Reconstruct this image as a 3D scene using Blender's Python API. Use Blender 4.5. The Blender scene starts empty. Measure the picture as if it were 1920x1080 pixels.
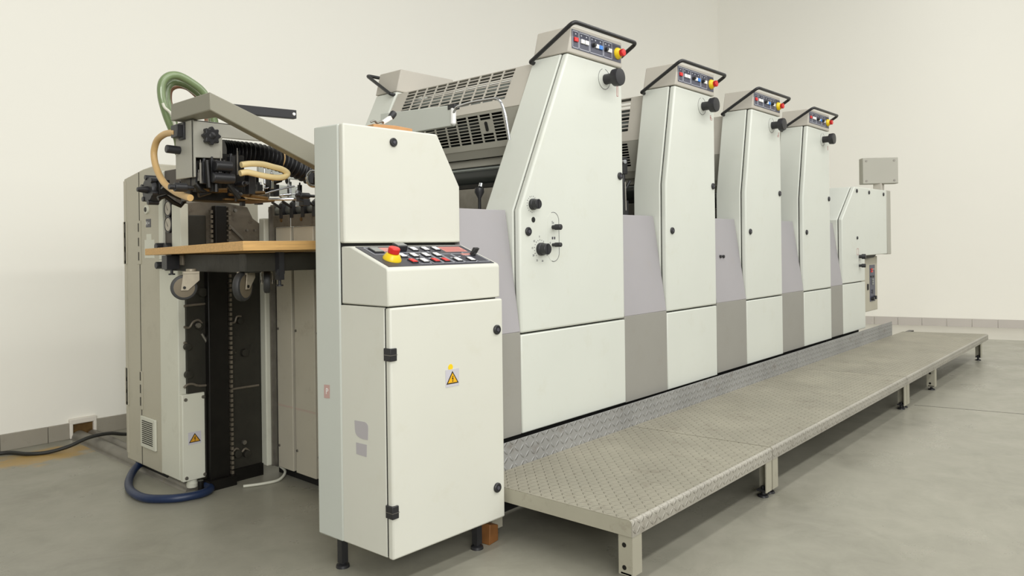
import bpy, bmesh, math, random
from math import radians as rad, sin, cos, pi
from mathutils import Vector, Matrix
random.seed(7)
S = bpy.context.scene
COL = S.collection

# ------------------------------------------------------------------ camera
CAM_H, FPX, PPX, PPY = 1.2, 1393.5, 960.0, 460.0
YAW, ROLL = rad(41.665), rad(-0.747)
_f = Vector((cos(YAW), sin(YAW), 0)); _r = Vector((sin(YAW), -cos(YAW), 0)); _u = Vector((0, 0, 1))
_R = _r*cos(ROLL) + _u*sin(ROLL); _U = _u*cos(ROLL) - _r*sin(ROLL)
cam_d = bpy.data.cameras.new('camera'); cam = bpy.data.objects.new('camera', cam_d); COL.objects.link(cam)
cam_d.sensor_width = 36; cam_d.lens = 36*FPX/1920; cam_d.shift_y = -(540-PPY)/1920; cam_d.clip_start = 0.05
m = Matrix.Identity(4)
for i in range(3):
    m[i][0] = _R[i]; m[i][1] = _U[i]; m[i][2] = -_f[i]
m[2][3] = CAM_H
cam.matrix_world = m
S.camera = cam

def at(u, v, x=None, y=None, z=None):
    """world point seen at photo position (u, v) on the plane x=, y= or z="""
    d = _R*((u-PPX)/FPX) - _U*((v-PPY)/FPX) + _f
    c = Vector((0, 0, CAM_H))
    if x is not None: t = x/d.x
    elif y is not None: t = y/d.y
    else: t = (z-CAM_H)/d.z
    return c + d*t

# ------------------------------------------------------------------ light and exposure
W = bpy.data.worlds.new('world'); S.world = W; W.use_nodes = True
bg = W.node_tree.nodes['Background']; bg.inputs[0].default_value = (1.0, 0.995, 0.965, 1); bg.inputs[1].default_value = 0.32
def area(name, loc, aim, sx, sy, power, col=(1, .99, .965)):
    d = bpy.data.lights.new(name, 'AREA'); d.shape = 'RECTANGLE'; d.size = sx; d.size_y = sy; d.energy = power; d.color = col
    o = bpy.data.objects.new(name, d); COL.objects.link(o); o.location = loc
    o.rotation_euler = (Vector(aim)-Vector(loc)).to_track_quat('-Z', 'Y').to_euler()
    return o
area('ceiling_tube_or_fill', (4.2, -.8, 4.3), (4.2, 0.6, 0), 11, .35, 165)
area('ceiling_tube_or_fill', (3.2, 1.3, 4.6), (3.2, 1.4, 0), 8, .35, 80)
area('ceiling_tube_or_fill', (9.2, .5, 4.4), (12.5, 2.6, 1.5), 1.0, 6, 40)  # added fill aimed at the right wall to brighten it, not a tube row
area('front_fill', (-3.0, -4.0, 3.0), (1.0, 5.0, .6), 4, 2.4, 270)  # added fill from front left to brighten the left wall, no window
area('front_fill', (2.0, -5.2, 4.3), (2.5, 3.0, .9), 14, 2.6, 200, (1, .995, .975))  # broad fill from high in front, no window known there
S.view_settings.view_transform = 'Standard'; S.view_settings.look = 'None'
S.view_settings.exposure = 0.05; S.view_settings.gamma = 1; S.view_settings.use_curve_mapping = False

# ------------------------------------------------------------------ materials
def lin(c):
    c /= 255
    return c/12.92 if c <= .04045 else ((c+.055)/1.055)**2.4
def rgb(r, g, b): return (lin(r), lin(g), lin(b), 1)
def mat(name, col, rough=.5, metal=0, noise=0, scale=6, dirt=None, dirt_amt=0, bump=0, bump_scale=60, spec=.5, coat=0, stretch=None):
    M = bpy.data.materials.new(name); M.use_nodes = True
    nt = M.node_tree; b = nt.nodes['Principled BSDF']
    b.inputs['Base Color'].default_value = col; b.inputs['Roughness'].default_value = rough
    b.inputs['Metallic'].default_value = metal; b.inputs['Specular IOR Level'].default_value = spec
    b.inputs['Coat Weight'].default_value = coat
    tc = nt.nodes.new('ShaderNodeTexCoord'); src = tc.outputs['Object']
    if stretch:
        mp = nt.nodes.new('ShaderNodeMapping'); mp.inputs['Scale'].default_value = stretch
        nt.links.new(src, mp.inputs[0]); src = mp.outputs[0]
    if noise or dirt_amt:
        n = nt.nodes.new('ShaderNodeTexNoise'); n.inputs['Scale'].default_value = scale; n.inputs['Detail'].default_value = 8
        nt.links.new(src, n.inputs['Vector'])
        r = nt.nodes.new('ShaderNodeValToRGB'); r.color_ramp.elements[0].position = .3; r.color_ramp.elements[1].position = .7
        k = 1-noise
        r.color_ramp.elements[0].color = (col[0]*k, col[1]*k, col[2]*k, 1); r.color_ramp.elements[1].color = col
        nt.links.new(n.outputs['Fac'], r.inputs[0]); out = r.outputs[0]
        if dirt_amt:
            n2 = nt.nodes.new('ShaderNodeTexNoise'); n2.inputs['Scale'].default_value = scale*2.7; n2.inputs['Detail'].default_value = 12; n2.inputs['Roughness'].default_value = .7
            nt.links.new(src, n2.inputs['Vector'])
            r2 = nt.nodes.new('ShaderNodeValToRGB'); r2.color_ramp.elements[0].position = .56; r2.color_ramp.elements[1].position = .74
            r2.color_ramp.elements[0].color = (0, 0, 0, 1); r2.color_ramp.elements[1].color = (dirt_amt,)*3+(1,)
            nt.links.new(n2.outputs['Fac'], r2.inputs[0])
            mx = nt.nodes.new('ShaderNodeMix'); mx.data_type = 'RGBA'
            nt.links.new(r2.outputs[0], mx.inputs[0]); nt.links.new(out, mx.inputs[6]); mx.inputs[7].default_value = dirt
            out = mx.outputs[2]
        nt.links.new(out, b.inputs['Base Color'])
    if bump:
        n3 = nt.nodes.new('ShaderNodeTexNoise'); n3.inputs['Scale'].default_value = bump_scale; n3.inputs['Detail'].default_value = 4
        nt.links.new(src, n3.inputs['Vector'])
        bp = nt.nodes.new('ShaderNodeBump'); bp.inputs['Strength'].default_value = bump; bp.inputs['Distance'].default_value = .004
        nt.links.new(n3.outputs['Fac'], bp.inputs['Height']); nt.links.new(bp.outputs[0], b.inputs['Normal'])
    return M

def checker_plate(name, col, axis2, s=.029):
    """steel tread plate: raised lozenges alternating left and right"""
    M = mat(name, col, .5, .25, noise=.22, scale=3, dirt=rgb(104, 90, 76), dirt_amt=.6)
    nt = M.node_tree; b = nt.nodes['Principled BSDF']; L = nt.links
    tc = nt.nodes.new('ShaderNodeTexCoord'); sp = nt.nodes.new('ShaderNodeSeparateXYZ'); L.new(tc.outputs['Object'], sp.inputs[0])
    def M_(op, a, c=None, d=None):
        n = nt.nodes.new('ShaderNodeMath'); n.operation = op
        for i, v in enumerate((a, c, d)):
            if v is None: continue
            if isinstance(v, (int, float)): n.inputs[i].default_value = v
            else: L.new(v, n.inputs[i])
        return n.outputs[0]
    u = M_('DIVIDE', sp.outputs[0], s); v = M_('DIVIDE', sp.outputs[axis2], s)
    fu = M_('FLOOR', u); fv = M_('FLOOR', v)
    par = M_('FLOORED_MODULO', M_('ADD', fu, fv), 2.0)
    a = M_('SUBTRACT', M_('SUBTRACT', u, fu), .5); c = M_('SUBTRACT', M_('SUBTRACT', v, fv), .5)
    p = M_('MULTIPLY', M_('ADD', a, c), .7071); q = M_('MULTIPLY', M_('SUBTRACT', a, c), .7071)
    sg = M_('SUBTRACT', 1.0, par)
    pl = M_('ADD', M_('MULTIPLY', p, sg), M_('MULTIPLY', q, par)); ql = M_('ADD', M_('MULTIPLY', q, sg), M_('MULTIPLY', p, par))
    e = M_('ADD', M_('POWER', M_('DIVIDE', M_('ABSOLUTE', pl), .5), 2.0), M_('POWER', M_('DIVIDE', M_('ABSOLUTE', ql), .17), 2.0))
    h = M_('MAXIMUM', M_('SUBTRACT', 1.0, e), 0.0)
    bp = nt.nodes.new('ShaderNodeBump'); bp.inputs['Strength'].default_value = 1; bp.inputs['Distance'].default_value = .0045
    L.new(h, bp.inputs['Height']); L.new(bp.outputs[0], b.inputs['Normal'])
    return M

WHITE = mat('off_white_paint', rgb(212, 215, 205), .42, noise=.03, scale=3, dirt=rgb(196, 194, 172), dirt_amt=.25)
CABWHITE = mat('cream_white_paint', rgb(213, 213, 201), .45, noise=.03, scale=2.5, dirt=rgb(196, 192, 168), dirt_amt=.2)
WHITEGREY = mat('pale_grey_paint', rgb(198, 202, 193), .45, noise=.03, scale=3)
TAUPE = mat('taupe_grey_paint', rgb(189, 184, 172), .5, noise=.05, scale=4)
LILAC = mat('lilac_grey_paint', rgb(164, 161, 163), .45, noise=.05, scale=3, dirt=rgb(165, 158, 150), dirt_amt=.3)
SHADEOLIVE = mat('shaded_bar_olive', rgb(140, 137, 121), .5, noise=.06, scale=5)  # backlit shade of the guard bar put into a darker olive-grey
SHADEGREY = mat('shaded_infill_grey', rgb(150, 148, 140), .5, noise=.05, scale=3, dirt=rgb(140, 136, 124), dirt_amt=.3)  # darker copy of the infill paint, standing in for less light
GUARDGREY = mat('guard_grey_paint', rgb(172, 170, 158), .5, noise=.05, scale=3)
ENCL = mat('beige_grey_paint', rgb(186, 181, 162), .5, noise=.05, scale=3, dirt=rgb(150, 145, 128), dirt_amt=.3)
STRIPW = mat('grey_white_paint', rgb(214, 214, 198), .5, noise=.05, scale=3, dirt=rgb(170, 168, 148), dirt_amt=.3)
GAP = mat('seam_black', rgb(26, 26, 24), .8)
BLACK = mat('black_plastic', rgb(38, 38, 40), .4)
BLACKG = mat('black_rubber_grip', rgb(36, 36, 37), .38)
KNOBGREY = mat('dark_grey_plastic', rgb(74, 73, 80), .45)
PANEL = mat('slate_panel', rgb(82, 84, 98), .45)
PANELD = mat('dark_panel_print', rgb(60, 60, 68), .45)
LINE = mat('white_print', rgb(205, 208, 215), .5)
RED = mat('red_plastic', rgb(214, 38, 34), .35)
YEL = mat('yellow_plastic', rgb(240, 205, 30), .35)
BLUE = mat('blue_plastic', rgb(60, 130, 215), .4)
BTNW = mat('white_plastic', rgb(238, 238, 235), .4)
BTNG = mat('grey_button', rgb(142, 144, 140), .5)
PINK = mat('faded_red_print', rgb(200, 140, 130), .6)
PALEPINK = mat('pale_red_print', rgb(190, 158, 150), .6)
REDLINE = mat('thin_red_print', rgb(170, 60, 60), .6)
SIGNGREY = mat('grey_label', rgb(196, 194, 200), .5)
SIGNYEL = mat('sign_yellow', rgb(232, 176, 20), .5)
SIGNYELD = mat('worn_sign_yellow', rgb(205, 150, 40), .5)
SIGNBLK = mat('sign_black', rgb(35, 28, 18), .5)
MARKGREY = mat('grey_emblem_print', rgb(178, 174, 176), .5)
CHROME = mat('chrome', rgb(205, 207, 210), .18, 1)
STEEL = mat('steel', rgb(150, 146, 138), .38, .8, noise=.2, scale=20)
CAST = mat('dark_cast_iron', rgb(54, 52, 44), .55, .25, noise=.3, scale=7, dirt=rgb(30, 28, 24), dirt_amt=.6, bump=.3, bump_scale=30)
CASTL = mat('worn_cast_iron', rgb(126, 118, 104), .5, .35, noise=.3, scale=9, dirt=rgb(56, 48, 40), dirt_amt=.7, bump=.3, bump_scale=30)
OILY = mat('oily_black_metal', rgb(26, 24, 21), .4, .3, noise=.4, scale=20)
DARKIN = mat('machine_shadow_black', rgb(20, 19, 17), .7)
ROLLER = mat('dark_rubber_roller', rgb(36, 40, 38), .3)
ROLLERG = mat('steel_roller', rgb(150, 156, 154), .3, .7)
BROWNGREASE = mat('greasy_brown_metal', rgb(120, 92, 52), .45, .4, noise=.4, scale=30)
STOPGREY = mat('stop_panel_paint', rgb(196, 190, 172), .5, noise=.06, scale=4, dirt=rgb(160, 150, 130), dirt_amt=.4)
WOOD = mat('pale_plywood', rgb(216, 172, 108), .55, noise=.22, scale=5, stretch=(2, 14, 30), dirt=rgb(150, 100, 52), dirt_amt=.4)
WOODR = mat('orange_wood', rgb(204, 152, 100), .6, noise=.2, scale=10)
WOODB = mat('brown_wood', rgb(140, 92, 46), .6, noise=.3, scale=14)
TANHOSE = mat('tan_rubber_hose', rgb(214, 178, 120), .45, noise=.1, scale=12)
CREAMHOSE = mat('cream_rubber_hose', rgb(236, 214, 158), .45, noise=.06, scale=12)
GREENHOSE = mat('green_clear_hose', rgb(124, 142, 100), .25, noise=.2, scale=12, coat=.5)
BLUEHOSE = mat('blue_rubber_hose', rgb(28, 46, 80), .4, noise=.25, scale=9)
GREENHOSE_R = mat('brown_inner_hose', rgb(150, 110, 84), .4)
CABLE = mat('black_cable', rgb(40, 40, 36), .55)
TYRE = mat('grey_tyre', rgb(48, 48, 47), .55)
CASTFORK = mat('zinc_fork', rgb(176, 166, 146), .45, .3, noise=.2, scale=20)
HUB = mat('hub_beige', rgb(112, 102, 84), .5, .3)
GAUGEF = mat('gauge_face', rgb(176, 168, 152), .3)
GAUGEB = mat('dark_brown_panel', rgb(74, 66, 58), .55, noise=.1)
CONDUIT = mat('galvanised_channel', rgb(138, 134, 124), .45, .4, noise=.25, scale=8, dirt=rgb(120, 100, 70), dirt_amt=.5)
PLATFRAME = mat('grey_olive_paint', rgb(176, 172, 154), .5, .1, noise=.1, scale=5, dirt=rgb(110, 92, 80), dirt_amt=.5)
DECKM = checker_plate('tread_plate', rgb(164, 159, 142), 1)
KICKM = checker_plate('bare_tread_plate', rgb(162, 162, 159), 2, .036)
LIPM = checker_plate('edge_tread_plate', rgb(178, 174, 162), 2)
WALL = mat('cream_wall_paint', rgb(246, 244, 234), .9, noise=.012, scale=1.2, spec=.1)
BASEL = mat('grey_skirting_tile', rgb(158, 152, 138), .5, noise=.1, scale=5, dirt=rgb(120, 112, 98), dirt_amt=.3)
BASER = mat('pale_skirting_tile', rgb(196, 190, 182), .5, noise=.05, scale=3)
PLASTER = mat('white_plaster', rgb(226, 220, 208), .9, bump=.4)

def floor_material():
    M = bpy.data.materials.new('polished_concrete'); M.use_nodes = True; nt = M.node_tree; L = nt.links; b = nt.nodes['Principled BSDF']
    tc = nt.nodes.new('ShaderNodeTexCoord')
    def noise(sc, det, rough=.6, dist=0):
        n = nt.nodes.new('ShaderNodeTexNoise'); n.inputs['Scale'].default_value = sc; n.inputs['Detail'].default_value = det
        n.inputs['Roughness'].default_value = rough; n.inputs['Distortion'].default_value = dist; L.new(tc.outputs['Object'], n.inputs['Vector']); return n.outputs['Fac']
    def ramp(src, p0, c0, p1, c1):
        r = nt.nodes.new('ShaderNodeValToRGB'); e = r.color_ramp.elements; e[0].position = p0; e[0].color = c0; e[1].position = p1; e[1].color = c1
        L.new(src, r.inputs[0]); return r.outputs[0]
    def mix(f, a, c, mode='MIX'):
        x = nt.nodes.new('ShaderNodeMix'); x.data_type = 'RGBA'; x.blend_type = mode
        for i, v in ((0, f), (6, a), (7, c)):
            if isinstance(v, (int, float, tuple)): x.inputs[i].default_value = v
            else: L.new(v, x.inputs[i])
        return x.outputs[2]
    base = ramp(noise(.9, 10, .62, .6), .32, rgb(130, 128, 115), .7, rgb(156, 154, 139))
    c = mix(ramp(noise(4.5, 12, .7, 1.2), .35, (0, 0, 0, 1), .7, (.45, .45, .45, 1)), base, rgb(168, 164, 150))
    c = mix(ramp(noise(16, 10, .7), .62, (0, 0, 0, 1), .78, (.4, .4, .4, 1)), c, rgb(112, 106, 90))
    # rust coloured spill beside the wall, its own patchy outline
    g = nt.nodes.new('ShaderNodeMapping'); g.inputs['Location'].default_value = (-1.42*1.9, -4.96*3.6, 0); g.inputs['Scale'].default_value = (1.9, 3.6, 1); g.vector_type = 'POINT'
    L.new(tc.outputs['Object'], g.inputs[0])
    ln = nt.nodes.new('ShaderNodeVectorMath'); ln.operation = 'LENGTH'; L.new(g.outputs[0], ln.inputs[0])
    md = nt.nodes.new('ShaderNodeMath'); md.operation = 'MULTIPLY_ADD'; L.new(noise(7, 10, .75), md.inputs[0]); md.inputs[1].default_value = 1.1; hf = nt.nodes.new('ShaderNodeMath'); hf.operation = 'MULTIPLY'; hf.inputs[1].default_value = .5; L.new(ln.outputs['Value'], hf.inputs[0]); L.new(hf.outputs[0], md.inputs[2])
    c = mix(ramp(md.outputs[0], .72, (.8, .8, .8, 1), .92, (0, 0, 0, 1)), c, rgb(182, 146, 74))
    L.new(c, b.inputs['Base Color'])
    L.new(ramp(noise(2.2, 8, .7), .3, (.22, .22, .22, 1), .75, (.5, .5, .5, 1)), b.inputs['Roughness'])
    b.inputs['Specular IOR Level'].default_value = .4
    bp = nt.nodes.new('ShaderNodeBump'); bp.inputs['Strength'].default_value = .05; L.new(noise(30, 6), bp.inputs['Height']); L.new(bp.outputs[0], b.inputs['Normal'])
    return M
FLOORM = floor_material()
BANDM = mat('pale_floor_strip', rgb(206, 202, 190), .4, noise=.06, scale=2)

# ------------------------------------------------------------------ mesh helpers
def B(): return bmesh.new()
def box(bm, x0, x1, y0, y1, z0, z1):
    return prism(bm, [(x0, y0), (x1, y0), (x1, y1), (x0, y1)], 'z', z0, z1)
def prism(bm, pts, axis, a, b):
    def P(p, t):
        if axis == 'y': return (p[0], t, p[1])
        if axis == 'x': return (t, p[0], p[1])
        return (p[0], p[1], t)
    v0 = [bm.verts.new(P(p, a)) for p in pts]; v1 = [bm.verts.new(P(p, b)) for p in pts]; n = len(pts)
    bm.faces.new(v0); bm.faces.new(v1[::-1])
    for i in range(n): bm.faces.new((v0[i], v1[i], v1[(i+1) % n], v0[(i+1) % n]))
    return v0+v1
def hexa(bm, c):
    """solid from 4 lower corners and 4 upper corners"""
    v = [bm.verts.new(p) for p in c]
    for f in ((0, 1, 2, 3), (4, 7, 6, 5), (0, 4, 5, 1), (1, 5, 6, 2), (2, 6, 7, 3), (3, 7, 4, 0)): bm.faces.new([v[i] for i in f])
def slab(bm, pts, n):
    """flat polygon of 3-D points thickened by vector n"""
    n = Vector(n); a = [bm.verts.new(Vector(p)) for p in pts]; b = [bm.verts.new(Vector(p)+n) for p in pts]; k = len(pts)
    bm.faces.new(a); bm.faces.new(b[::-1])
    for i in range(k): bm.faces.new((a[i], b[i], b[(i+1) % k], a[(i+1) % k]))
def lathe(bm, p0, axis, prof, seg=24):
    """revolve (distance along axis, radius) about axis from p0"""
    p0 = Vector(p0); ax = Vector(axis).normalized(); t = ax.orthogonal().normalized(); s = ax.cross(t)
    rings = []
    for d, r in prof:
        rings.append([bm.verts.new(p0+ax*d+(t*cos(2*pi*i/seg)+s*sin(2*pi*i/seg))*r) for i in range(seg)])
    for a, b in zip(rings, rings[1:]):
        for i in range(seg): bm.faces.new((a[i], a[(i+1) % seg], b[(i+1) % seg], b[i]))
    bm.faces.new(rings[0][::-1]); bm.faces.new(rings[-1])
def cyl(bm, p0, p1, r, r1=None, seg=20):
    p0 = Vector(p0); p1 = Vector(p1); d = p1-p0
    lathe(bm, p0, d, [(0, r), (d.length, r if r1 is None else r1)], seg)
def spline(pts, n=8):
    pts = [Vector(p) for p in pts]; out = []
    q = [pts[0]*2-pts[1]]+pts+[pts[-1]*2-pts[-2]]
    for i in range(1, len(q)-2):
        for k in range(n):
            t = k/n; a, b, c, d = q[i-1], q[i], q[i+1], q[i+2]
            out.append(.5*((2*b)+(c-a)*t+(2*a-5*b+4*c-d)*t*t+(3*b-a-3*c+d)*t**3))
    return out+[pts[-1]]
def fillet(pts, r, n=6):
    """polyline with rounded corners"""
    pts = [Vector(p) for p in pts]; out = [pts[0]]
    for i in range(1, len(pts)-1):
        a, b, c = pts[i-1], pts[i], pts[i+1]
        d1 = (a-b); d2 = (c-b); k = min(r, d1.length*.45, d2.length*.45); p = b+d1.normalized()*k; q = b+d2.normalized()*k
        for j in range(n+1):
            t = j/n; out.append(p*(1-t)**2+b*2*t*(1-t)+q*t*t)
    return out+[pts[-1]]
def tube(bm, pts, r, seg=12):
    pts = [Vector(p) for p in pts]; up = None; rings = []
    for i, p in enumerate(pts):
        t = (pts[min(i+1, len(pts)-1)]-pts[max(i-1, 0)]).normalized()
        if up is None: up = t.orthogonal().normalized()
        up = (up-t*up.dot(t)).normalized(); s = t.cross(up)
        rr = r(i/(len(pts)-1)) if callable(r) else r
        rings.append([bm.verts.new(p+(up*cos(2*pi*k/seg)+s*sin(2*pi*k/seg))*rr) for k in range(seg)])
    for a, b in zip(rings, rings[1:]):
        for k in range(seg): bm.faces.new((a[k], a[(k+1) % seg], b[(k+1) % seg], b[k]))
    bm.faces.new(rings[0][::-1]); bm.faces.new(rings[-1])
def grid_sheet(bm, o, u, v, us, vs, skip, th):
    """sheet with real openings: cell (i, j) is left out when skip(i, j)"""
    o = Vector(o); u = Vector(u); v = Vector(v); n = u.cross(v).normalized()*th; V = {}
    def vt(i, j, k):
        if (i, j, k) not in V: V[i, j, k] = bm.verts.new(o+u*us[i]+v*vs[j]+n*k)
        return V[i, j, k]
    full = {(i, j) for i in range(len(us)-1) for j in range(len(vs)-1) if not skip(i, j)}
    for i, j in full:
        bm.faces.new((vt(i, j, 1), vt(i+1, j, 1), vt(i+1, j+1, 1), vt(i, j+1, 1))); bm.faces.new((vt(i, j, 0), vt(i, j+1, 0), vt(i+1, j+1, 0), vt(i+1, j, 0)))
        for di, dj, a, b in ((-1, 0, (i, j), (i, j+1)), (1, 0, (i+1, j+1), (i+1, j)), (0, -1, (i+1, j), (i, j)), (0, 1, (i, j+1), (i+1, j+1))):
            if (i+di, j+dj) not in full: bm.faces.new((vt(*a, 0), vt(*b, 0), vt(*b, 1), vt(*a, 1)))

def root_of(o):
    while o.parent: o = o.parent
    return o
def part(name, bm, material, parent=None, bevel=0, smooth=35, label=None, seg=2):
    """link a bmesh (built in world space) as one mesh object under parent"""
    if parent is not None:
        bmesh.ops.translate(bm, verts=bm.verts, vec=-root_of(parent).location)
    bmesh.ops.recalc_face_normals(bm, faces=bm.faces)
    me = bpy.data.meshes.new(name); bm.to_mesh(me); bm.free(); me.materials.append(material)
    me.shade_smooth(); me.set_sharp_from_angle(angle=rad(smooth))
    o = bpy.data.objects.new(name, me); COL.objects.link(o)
    if parent is not None: o.parent = parent
    if bevel:
        md = o.modifiers.new('bevel', 'BEVEL'); md.width = bevel; md.segments = seg; md.limit_method = 'ANGLE'; md.angle_limit = rad(30)
    if label: o['label'] = label
    return o
def thing(name, label, cat, loc, group=None):
    o = bpy.data.objects.new(name, None); COL.objects.link(o); o.location = loc; o.empty_display_size = .1
    o['label'] = label; o['category'] = cat
    if group: o['group'] = group
    return o
def solo(name, bm, material, label, cat, group=None, bevel=0, smooth=35):
    o = part(name, bm, material, None, bevel, smooth); o['label'] = label; o['category'] = cat
    if group: o['group'] = group
    return o
def struct(name, bm, material, bevel=0):
    o = part(name, bm, material, None, bevel); o['kind'] = 'structure'; return o
def text(name, body, size, loc, xdir, updir, material, parent, depth=.0004):
    c = bpy.data.curves.new(name, 'FONT'); c.body = body; c.size = size; c.extrude = depth; c.align_x = 'CENTER'; c.align_y = 'CENTER'; c.resolution_u = 2
    o = bpy.data.objects.new(name, c); COL.objects.link(o); c.materials.append(material)
    X = Vector(xdir).normalized(); U = Vector(updir).normalized(); N = X.cross(U)
    mm = Matrix.Identity(4)
    for i in range(3): mm[i][0] = X[i]; mm[i][1] = U[i]; mm[i][2] = N[i]; mm[i][3] = (Vector(loc)-root_of(parent).location)[i]
    dg = bpy.context.evaluated_depsgraph_get(); me = bpy.data.meshes.new_from_object(o.evaluated_get(dg)); me.materials.clear(); me.materials.append(material)
    bpy.data.objects.remove(o); o = bpy.data.objects.new(name, me); COL.objects.link(o)
    o.parent = parent; o.matrix_local = mm
    return o

# ------------------------------------------------------------------ the room
bm = B(); box(bm, -7, 14, -8, 5.6, -.12, 0); struct('floor', bm, FLOORM)
bm = B(); box(bm, -7, 12.2, 5.29, 5.5, 0, 6.5); struct('wall_left', bm, WALL)
RW0 = Vector((11.423, 3.323, 0)); RWD = Vector((11.948-11.423, 1.501-3.323, 0)).normalized(); RWN = Vector((-RWD.y, RWD.x, 0))
if RWN.x < 0: RWN = -RWN
def rw(s, n, z): return RW0+RWD*s+RWN*n+Vector((0, 0, z))
bm = B(); hexa(bm, [rw(-2.2, 0, 0), rw(9, 0, 0), rw(9, .2, 0), rw(-2.2, .2, 0), rw(-2.2, 0, 6.5), rw(9, 0, 6.5), rw(9, .2, 6.5), rw(-2.2, .2, 6.5)]); struct('wall_right', bm, WALL)
bm = B(); s = -2.0
while s < 7:
    hexa(bm, [rw(s+.003, -.014, 0), rw(s+.297, -.014, 0), rw(s+.297, 0, 0), rw(s+.003, 0, 0), rw(s+.003, -.014, .112), rw(s+.297, -.014, .112), rw(s+.297, 0, .112), rw(s+.003, 0, .112)]); s += .3
struct('baseboard_right', bm, BASER, .002)
bm = B(); hexa(bm, [rw(-2.0, -1.42, 0), rw(8, -1.42, 0), rw(8, -.014, 0), rw(-2.0, -.014, 0), rw(-2.0, -1.42, .002), rw(8, -1.42, .002), rw(8, -.014, .002), rw(-2.0, -.014, .002)]); struct('trim_1', bm, BANDM)
# left skirting: tiles with a broken opening where the conduits enter the wall
bm = B(); joints = [-5.2+.36*i for i in range(19)]
xs = [j for j in joints if j < 1.50]+[1.535]
for a, b in zip(xs, xs[1:]): box(bm, a+.001, b-.001, 5.272, 5.29, 0, .1)
box(bm, 1.537, 1.655, 5.272, 5.29, 0, .1)
bx = 1.815
while bx < 9: box(bm, bx, bx+.358, 5.272, 5.29, 0, .1); bx += .36
struct('baseboard_left', bm, BASEL, .002)
bm = B(); box(bm, 1.655, 1.675, 5.262, 5.3, 0, .1); box(bm, 1.795, 1.815, 5.262, 5.3, 0, .1); box(bm, 1.655, 1.815, 5.262, 5.3, .09, .125)
struct('trim_2', bm, PLASTER, .006)
bm = B(); box(bm, 1.675, 1.795, 5.284, 5.292, 0, .09); struct('trim_3', bm, BROWNGREASE)
bm = B(); prism(bm, [(5.97, 1.42), (5.976, 1.42), (6.416, -.6), (6.41, -.6)], 'z', -.001, .0008); struct('trim_4', bm, CAST)

# ------------------------------------------------------------------ small shared pieces
def lock(parent, x, y, z, r=.019):
    bm = B(); lathe(bm, (x, y+.001, z), (0, -1, 0), [(0, r), (.007, r), (.010, r*.85), (.010, r*.5), (.007, r*.45), (.007, .001)], 24)
    o = part('lock', bm, BLACK, parent)
    bm = B(); lathe(bm, (x, y-.004, z), (0, -1, 0), [(0, r*.42), (.006, r*.40), (.0061, .001)], 12); part('key_slot', bm, KNOBGREY, o)
    return o
def estop(parent, p, n, k=1.0):
    p = Vector(p); n = Vector(n).normalized()
    bm = B(); lathe(bm, p, n, [(0, .034*k), (.006*k, .034*k), (.022*k, .024*k), (.024*k, .018*k)], 28)
    o = part('emergency_stop', bm, YEL, parent, label='yellow collar with a red mushroom button')
    bm = B(); lathe(bm, p+n*.013*k, n, [(0, .013*k), (.012*k, .013*k), (.013*k, .0205*k), (.029*k, .0215*k), (.033*k, .019*k), (.034*k, .002)], 28)
    part('stop_button', bm, RED, o)
    return o
def frame2d(bm, o, U, V, N, u0, u1, v0, v1, w, d):
    """thin rectangular outline in the plane o+u*U+v*V, standing d along N"""
    for a, b, c, e in ((u0, u1, v0, v0+w), (u0, u1, v1-w, v1), (u0, u0+w, v0, v1), (u1-w, u1, v0, v1)):
        slab(bm, [o+U*a+V*c, o+U*b+V*c, o+U*b+V*e, o+U*a+V*e], N*d)
def plate2d(bm, o, U, V, N, u0, u1, v0, v1, d):
    slab(bm, [o+U*u0+V*v0, o+U*u1+V*v0, o+U*u1+V*v1, o+U*u0+V*v1], N*d)
def warning_sign(parent, o, U, V, N, w, h, yel, label):
    """o = lower left corner"""
    o = Vector(o); U = Vector(U); V = Vector(V); N = Vector(N)
    bm = B(); plate2d(bm, o, U, V, N, 0, w, 0, h, .0012); s = part('warning_sign', bm, SIGNGREY, parent, label=label)
    def tri(k, d):
        cx, by, hw, hh = w*.5, h*.16, w*.46*k, h*.74*k; dy = h*.16+h*.74*.36*(1-k)
        return [o+N*d+U*(cx-hw)+V*dy, o+N*d+U*(cx+hw)+V*dy, o+N*d+U*cx+V*(dy+hh)]
    bm = B(); slab(bm, tri(1, .0012), N*.0005); part('sign_border', bm, SIGNBLK, s)
    bm = B(); slab(bm, tri(.76, .0017), N*.0005); part('sign_triangle', bm, yel, s)
    q = lambda a, b: o+N*.0022+U*(w*a)+V*(h*b)
    bm = B(); slab(bm, [q(.50, .62), q(.56, .62), q(.51, .48), q(.57, .49), q(.52, .33), q(.55, .33), q(.50, .24), q(.47, .34), q(.49, .34), q(.51, .44), q(.44, .43)], N*.0005); part('lightning_bolt', bm, SIGNBLK, s)
    return s

# ------------------------------------------------------------------ printing units
YF, YB, YD, YDB = 2.203, 2.425, 3.505, 3.70
ZB, ZS, ZT = .35, .797, 2.14
NX, NY, NZ = Vector((1, 0, 0)), Vector((0, 1, 0)), Vector((0, 0, 1))
def roundplate(bm, x, y0, y1, z, r, seg=32): cyl(bm, (x, y0, z), (x, y1, z), r, seg=seg)

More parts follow.
